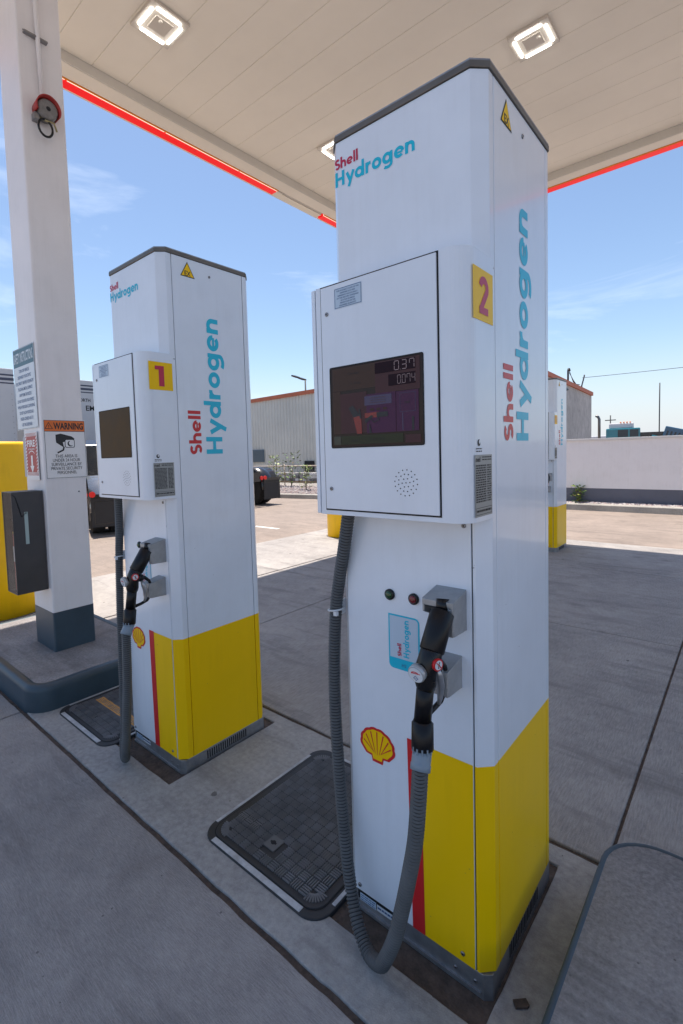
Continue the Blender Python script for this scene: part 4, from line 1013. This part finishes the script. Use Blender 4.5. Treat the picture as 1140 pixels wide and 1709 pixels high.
# lot light pole behind the building
t = empty('lot_lamp', (-27.9, 30, 0), 'twin head lot lamp on a pole behind the ribbed warehouse', 'lamp post')
b = B(); b.tube([(0, 0, 0), (0, 0, 7.7)], [.10, .06], DKM, 8); b.build('pole', t)
for k in (0, 1):
    b = B(); f = Fr((-.1 - k * .75, -.3 * 0, 7.75 + k * .28), (1, 0, -.38), (0, 1, 0)); b.box((-.6, -.25, -.06), (0, .25, .06), DKM, f); b.box((-.55, -.2, -.075), (-.05, .2, -.061), mat('lamp_glass', (.7, .7, .65), .3), f); b.build('lamp_head', t)

# ================================================================== PALLETS
PALM = [mat('block_grey', (.30, .29, .29), .8, var=.3, vscale=12), mat('block_dark', (.13, .13, .14), .8, var=.2, vscale=12), mat('block_wrap', (.55, .55, .56), .4)]
for i, x in enumerate((-17.0, -16.05, -15.1)):
    t = empty('block_pallet', (x, 16.4, .02), ('leftmost', 'middle', 'rightmost')[i] + ' of the stacked block pallets before the warehouse base', 'pallet', 'wrapped block pallets')
    b = B(); b.box((-.43, -.4, 0), (.43, .4, .09), mat('pallet_wood', (.25, .17, .10), .8)); b.build('base', t)
    b = B(); r_ = random.Random(i)
    for a in range(4):
        for c in range(3):
            for d in (0, 1):
                m = r_.choice(PALM); b.box((-.42 + a * .21, -.38 + d * .39, .095 + c * .13), (-.42 + a * .21 + .195, -.38 + d * .39 + .37, .095 + c * .13 + .118), m)
    b.build('blocks', t)

# ================================================================== TRUCKS
TB = mat('truck_black', (.012, .012, .014), .25, var=.3, vscale=4, coat=.6); TYR = mat('tyre_rubber', (.02, .02, .021), .8, var=.3, vscale=10, bump=.3, bscale=20); RIM = mat('rim_chrome', (.16, .16, .165), .35, .8)
TL = mat('tail_lens', (.45, .015, .01), .25, emit=(.8, .02, .02), estr=.12); FLAP = mat('mudflap', (.028, .028, .030), .7, var=.3, vscale=5); CHR = mat('fender_metal', (.40, .39, .38), .25, .8, var=.2, vscale=4)
def wheel(parent, x, y, r=.50, w_=.26):
    b = B(); b.tube([(x, y - w_ / 2, r), (x, y - w_ / 2 + .001, r), (x, y - w_ / 2 + .04, r), (x, y + w_ / 2 - .04, r), (x, y + w_ / 2 - .001, r), (x, y + w_ / 2, r)], [r * .55, r * .9, r, r, r * .9, r * .55], TYR, 36)
    for k in range(36):
        a = 2 * pi * k / 36; u = V((cos(a), 0, sin(a))); b.box((0, -w_ / 2 + .03, 0), (.008, w_ / 2 - .03, .03), TYR, Fr(V((x, y, r)) + u * (r - .001), u, (0, 1, 0)))
    wl = b.build('wheel', parent)
    b = B(); b.tube([(x, y - w_ / 2 - .002, r), (x, y - w_ / 2 + .03, r), (x, y + w_ / 2 - .03, r), (x, y + w_ / 2 + .002, r)], [r * .54, r * .3, r * .3, r * .54], RIM, 24); b.build('rim', wl)
def tractor(loc, rz, lab, fender_m, cab_m, hz=1.0):
    t = empty('semi_tractor', loc, lab, 'semi truck', 'parked semi tractors', rz)
    # rear at x=0, truck runs towards -x
    for y in (-1.05, -.73, .73, 1.05):
        for x in (-.62, -1.95): wheel(t, x, y)
    for y in (-1.05, 1.05): wheel(t, -6.0, y)
    b = B()
    for y in (-.43, .43): b.box((-7.2, y - .045, .72), (.05, y + .045, .98), TB)
    b.box((0, -.45, .70), (.06, .45, .96), TB); b.build('frame_rail', t)
    for s in (-1, 1):
        for x in (-.62, -1.95):
            b = B(); rings = []
            for yy in (s * .58, s * 1.24):
                rings.append([(x + .60 * cos(radians(a)), yy, .50 + .60 * sin(radians(a))) for a in range(-5, 186, 10)] + [(x + .575 * cos(radians(a)), yy, .50 + .575 * sin(radians(a))) for a in range(185, -6, -10)])
            b.grid(rings, fender_m); b.build('fender', t)
        b = B(); b.box((.03, min(s * .60, s * 1.22), .18), (.045, max(s * .60, s * 1.22), .72), FLAP); b.strip(Fr((.046, 0, 0), (0, 1, 0), (0, 0, 1)), [(s * .66, .24), (s * 1.16, .24), (s * 1.16, .66), (s * .66, .66)], .01, .002, TB, closed=True); b.build('mudflap', t)
        for k in range(2):
            b = B(); b.tube([(.062, s * (.50 + k * .13), .80), (.085, s * (.50 + k * .13), .80)], .055, TL, 16); b.build('tail_light', t)
        b = B(); b.box((.02, min(s * .6, s * 1.22), .72), (.06, max(s * .6, s * 1.22), .80), TB); b.build('flap_hanger', t)
    b = B(); b.tube([(-1.3, 0, 1.02), (-1.3, 0, 1.08)], .5, TB, 24); b.box((-1.8, -.12, 1.0), (-.75, .12, 1.06), TB); b.build('fifth_wheel', t)
    b = B(); b.ext(Fr((0, -1.15, 0), (1, 0, 0), (0, 0, 1)), [(-7.3, .6), (-3.6, .6), (-3.6, 3.3 * hz), (-4.0, 3.55 * hz), (-5.6, 2.6 * hz), (-6.0, 1.7 * hz), (-7.3, 1.5 * hz)], -2.3, 0, cab_m); b.build('cab', t, bevel=.05)
    b = B(); b.tube([(-3.45, -.2, 1.0), (-3.2, -.1, 1.55), (-2.6, .1, 1.45), (-2.2, .2, 1.1)], .02, BLK2, 6); b.tube([(-3.45, .1, 1.1), (-3.1, .2, 1.7), (-2.4, .1, 1.2)], .02, mat('green_airline', (.03, .25, .08), .4), 6); b.build('air_lines', t)
    return t
tractor((-9.45, 7.56, Z0), 0, 'black semi tractor rear parked right of dispenser one', TB, TB)
tractor((-8.55, 2.30, Z0), radians(-21), 'black semi tractor rear seen between the column and dispenser one', CHR, TB, .55)
TRW = mat('trailer_white', (.62, .62, .62), .4, var=.06, vscale=1); DKS = mat('trailer_stripe', (.06, .07, .11), .4)
def trailer(x, y0, y1, z1, lab, txt=None):
    t = empty('box_trailer', (x - 4, (y0 + y1) / 2, Z0), lab, 'trailer', 'white box trailers'); hw = (y1 - y0) / 2
    b = B(); b.box((-4, -hw, 1.1), (4, hw, z1), TRW); b.build('box', t, bevel=.02)
    g = Fr((4.0, 0, 0), (0, 1, 0), (0, 0, 1)); b = B()
    b.rect(g, -hw, z1 - .22, hw, z1 - .17, .003, DKS); b.rect(g, -hw, z1 - .36, hw, z1 - .28, .003, DKS); b.rect(g, -hw, z1 - .46, hw, z1 - .42, .003, DKS); b.build('top_stripe', t)
    b = B()
    for k in range(14): b.ball(g(hw - .08, 1.3 + k * .17, .002), .012, SCREW, 4)
    b.build('rivet_row', t)
    if txt:
        b = B()
        for s, yy, zz, h, wd in txt: b.text(g, s, yy, zz, h, .004, TXT, width=wd, off=.02)
        b.build('lettering', t)
    for yy in (-hw + .3, hw - .3):
        wheel(t, 2.6, yy); wheel(t, 1.4, yy)
    b = B(); b.box((-3.5, -.5, .8), (3.9, .5, 1.1), TB); b.build('underframe', t)
    for s in (-1, 1): b = B(); b.box((3.95, s * (hw - .3) - .12, .95), (4.02, s * (hw - .3) + .12, 1.05), TL); b.build('tail_light', t)
trailer(-16, 1.5, 4.10, 4.27, 'white box trailer with dark top stripes at the far left edge')
trailer(-17.5, 5.3, 8.2, 4.36, 'white box trailer with dark lettering seen just right of the column', [('NORTH', 6.54 - 6.75, 3.58, .12, .50), ('EM', 6.86 - 6.75, 3.26, .19, .32)])

# vehicles behind the right wall
TEALP = mat('truck_teal', (.02, .20, .25), .3, coat=.6); BLUEP = mat('truck_blue', (.03, .10, .18), .3, coat=.6); GLD = mat('dark_glass', (.03, .04, .05), .1); CHW = mat('cab_white', (.6, .6, .62), .4)
t = empty('teal_truck', (-5.4, 36, Z0), 'teal semi truck cab with amber roof lamps behind the pale wall', 'semi truck', rz=.15)
b = B(); b.box((-.9, -1.2, .6), (.95, 1.2, 2.45), TEALP); b.box((-.75, -1.0, 2.45), (.6, 1.0, 2.78), CHW); b.build('cab', t, bevel=.06)
b = B(); b.box((-.25, -1.215, 1.9), (.30, -1.2, 2.35), GLD); b.box((.40, -1.215, 1.9), (.85, -1.2, 2.35), GLD); b.build('window', t)
b = B(); b.tube([(-1.3, -.8, .8), (-1.3, -.8, 3.1), (-1.36, -.8, 3.25), (-1.5, -.8, 3.35)], .085, RIM, 10); b.build('exhaust_stack', t)
for k in range(4): b = B(); b.ball((-.1 + k * .17, -1.0, 2.82), .05, mat('amber_lamp', (.8, .2, .02), .3), 6); b.build('roof_lamp', t)
for y in (-1, 1):
    for x in (-.5, .9): wheel(t, x, y)
b = B(); b.box((.95, -.5, .8), (4.3, .5, 2.05), TB); b.box((.95, -1.0, 1.95), (2.8, 1.0, 2.15), TB); b.build('chassis_deck', t)
for i, (x, tilt, m, lab) in enumerate(((-4.05, -.35, TEALP, 'small teal tilted cab shell behind the wall'), (-3.25, -.28, BLUEP, 'larger blue tilted cab shell behind the wall, far right'))):
    t = empty('cab_shell', (x, 36, Z0), lab, 'truck cab', 'tilted truck cabs'); s = .8 if i == 0 else 1.0
    f = Fr((0, 0, 0), (cos(tilt), 0, -sin(tilt) * -1), (0, 1, 0))
    b = B(); b.box((-.45 * s, -.8, -2.35 * s - .1), (.5 * s, .8, -.55), m, Fr((0, 0, 0), (cos(tilt), 0, sin(tilt)), (0, -1, 0))); b.build('shell', t, bevel=.05)
    b = B()
    for k in range(4): b.box((-.3 * s + k * .2, .80, -2.2 * s), (-.3 * s + k * .2 + .09, .815, -1.4), GLD, Fr((0, 0, 0), (cos(tilt), 0, sin(tilt)), (0, -1, 0)))
    b.build('grille', t)
for i, (x, h, lab) in enumerate(((-2.1 - 3.8 * 1, 4.2, 'thin pole with crossbar rising behind the teal truck'), (-5.0 + 1.5, 6.8, 'tallest thin pole rising behind the pale wall'), (-1.9, 4.6, 'short thin pole behind the blue cab shell'))):
    t = empty('utility_pole', (x * 1.6 + .3, 52, Z0), lab, 'pole', 'thin poles behind the wall')
    b = B(); b.tube([(0, 0, 0), (0, 0, h)], .05, DKM, 6); b.build('pole', t)
    if i == 0: b = B(); b.box((-.45, -.04, h - .5), (.45, .04, h - .42), DKM); b.build('crossbar', t)
# far low vehicles by the building
CARM = [mat('far_car_' + n, c, .35, coat=.5) for n, c in (('grey', (.22, .23, .25)), ('white', (.6, .6, .62)))]
for i, (x, y) in enumerate(((-10.2, 44), (-7.9, 42))):
    t = empty('parked_car', (x, y, Z0), ('dark grey', 'white')[i] + ' van roof far away beside the warehouse end', 'van', 'distant parked vans')
    b = B(); b.ext(Fr((0, 1, 0), (1, 0, 0), (0, 0, 1)), [(-2.2, .4), (2.2, .4), (2.2, 1.9), (1.9, 2.15), (-1.2, 2.1), (-1.6, 1.3), (-2.2, 1.1)], 0, 2.0, CARM[i]); b.build('body', t, bevel=.06)
    for xx in (-1.4, 1.4):
        for yy in (-.9, .9): wheel(t, xx, yy, .36, .22)
# small debris
b = B(); b.prism([(-.019, -.010), (.012, -.011), (.019, -.006), (.017, .010), (-.018, .009)], [0, .006], DIRT); dc = b.build('debris_chip', loc=(.494, .047, .0005)); dc.rotation_euler = (0, 0, .75); tag(dc, 'small black chip lying on the concrete near dispenser two', 'debris')
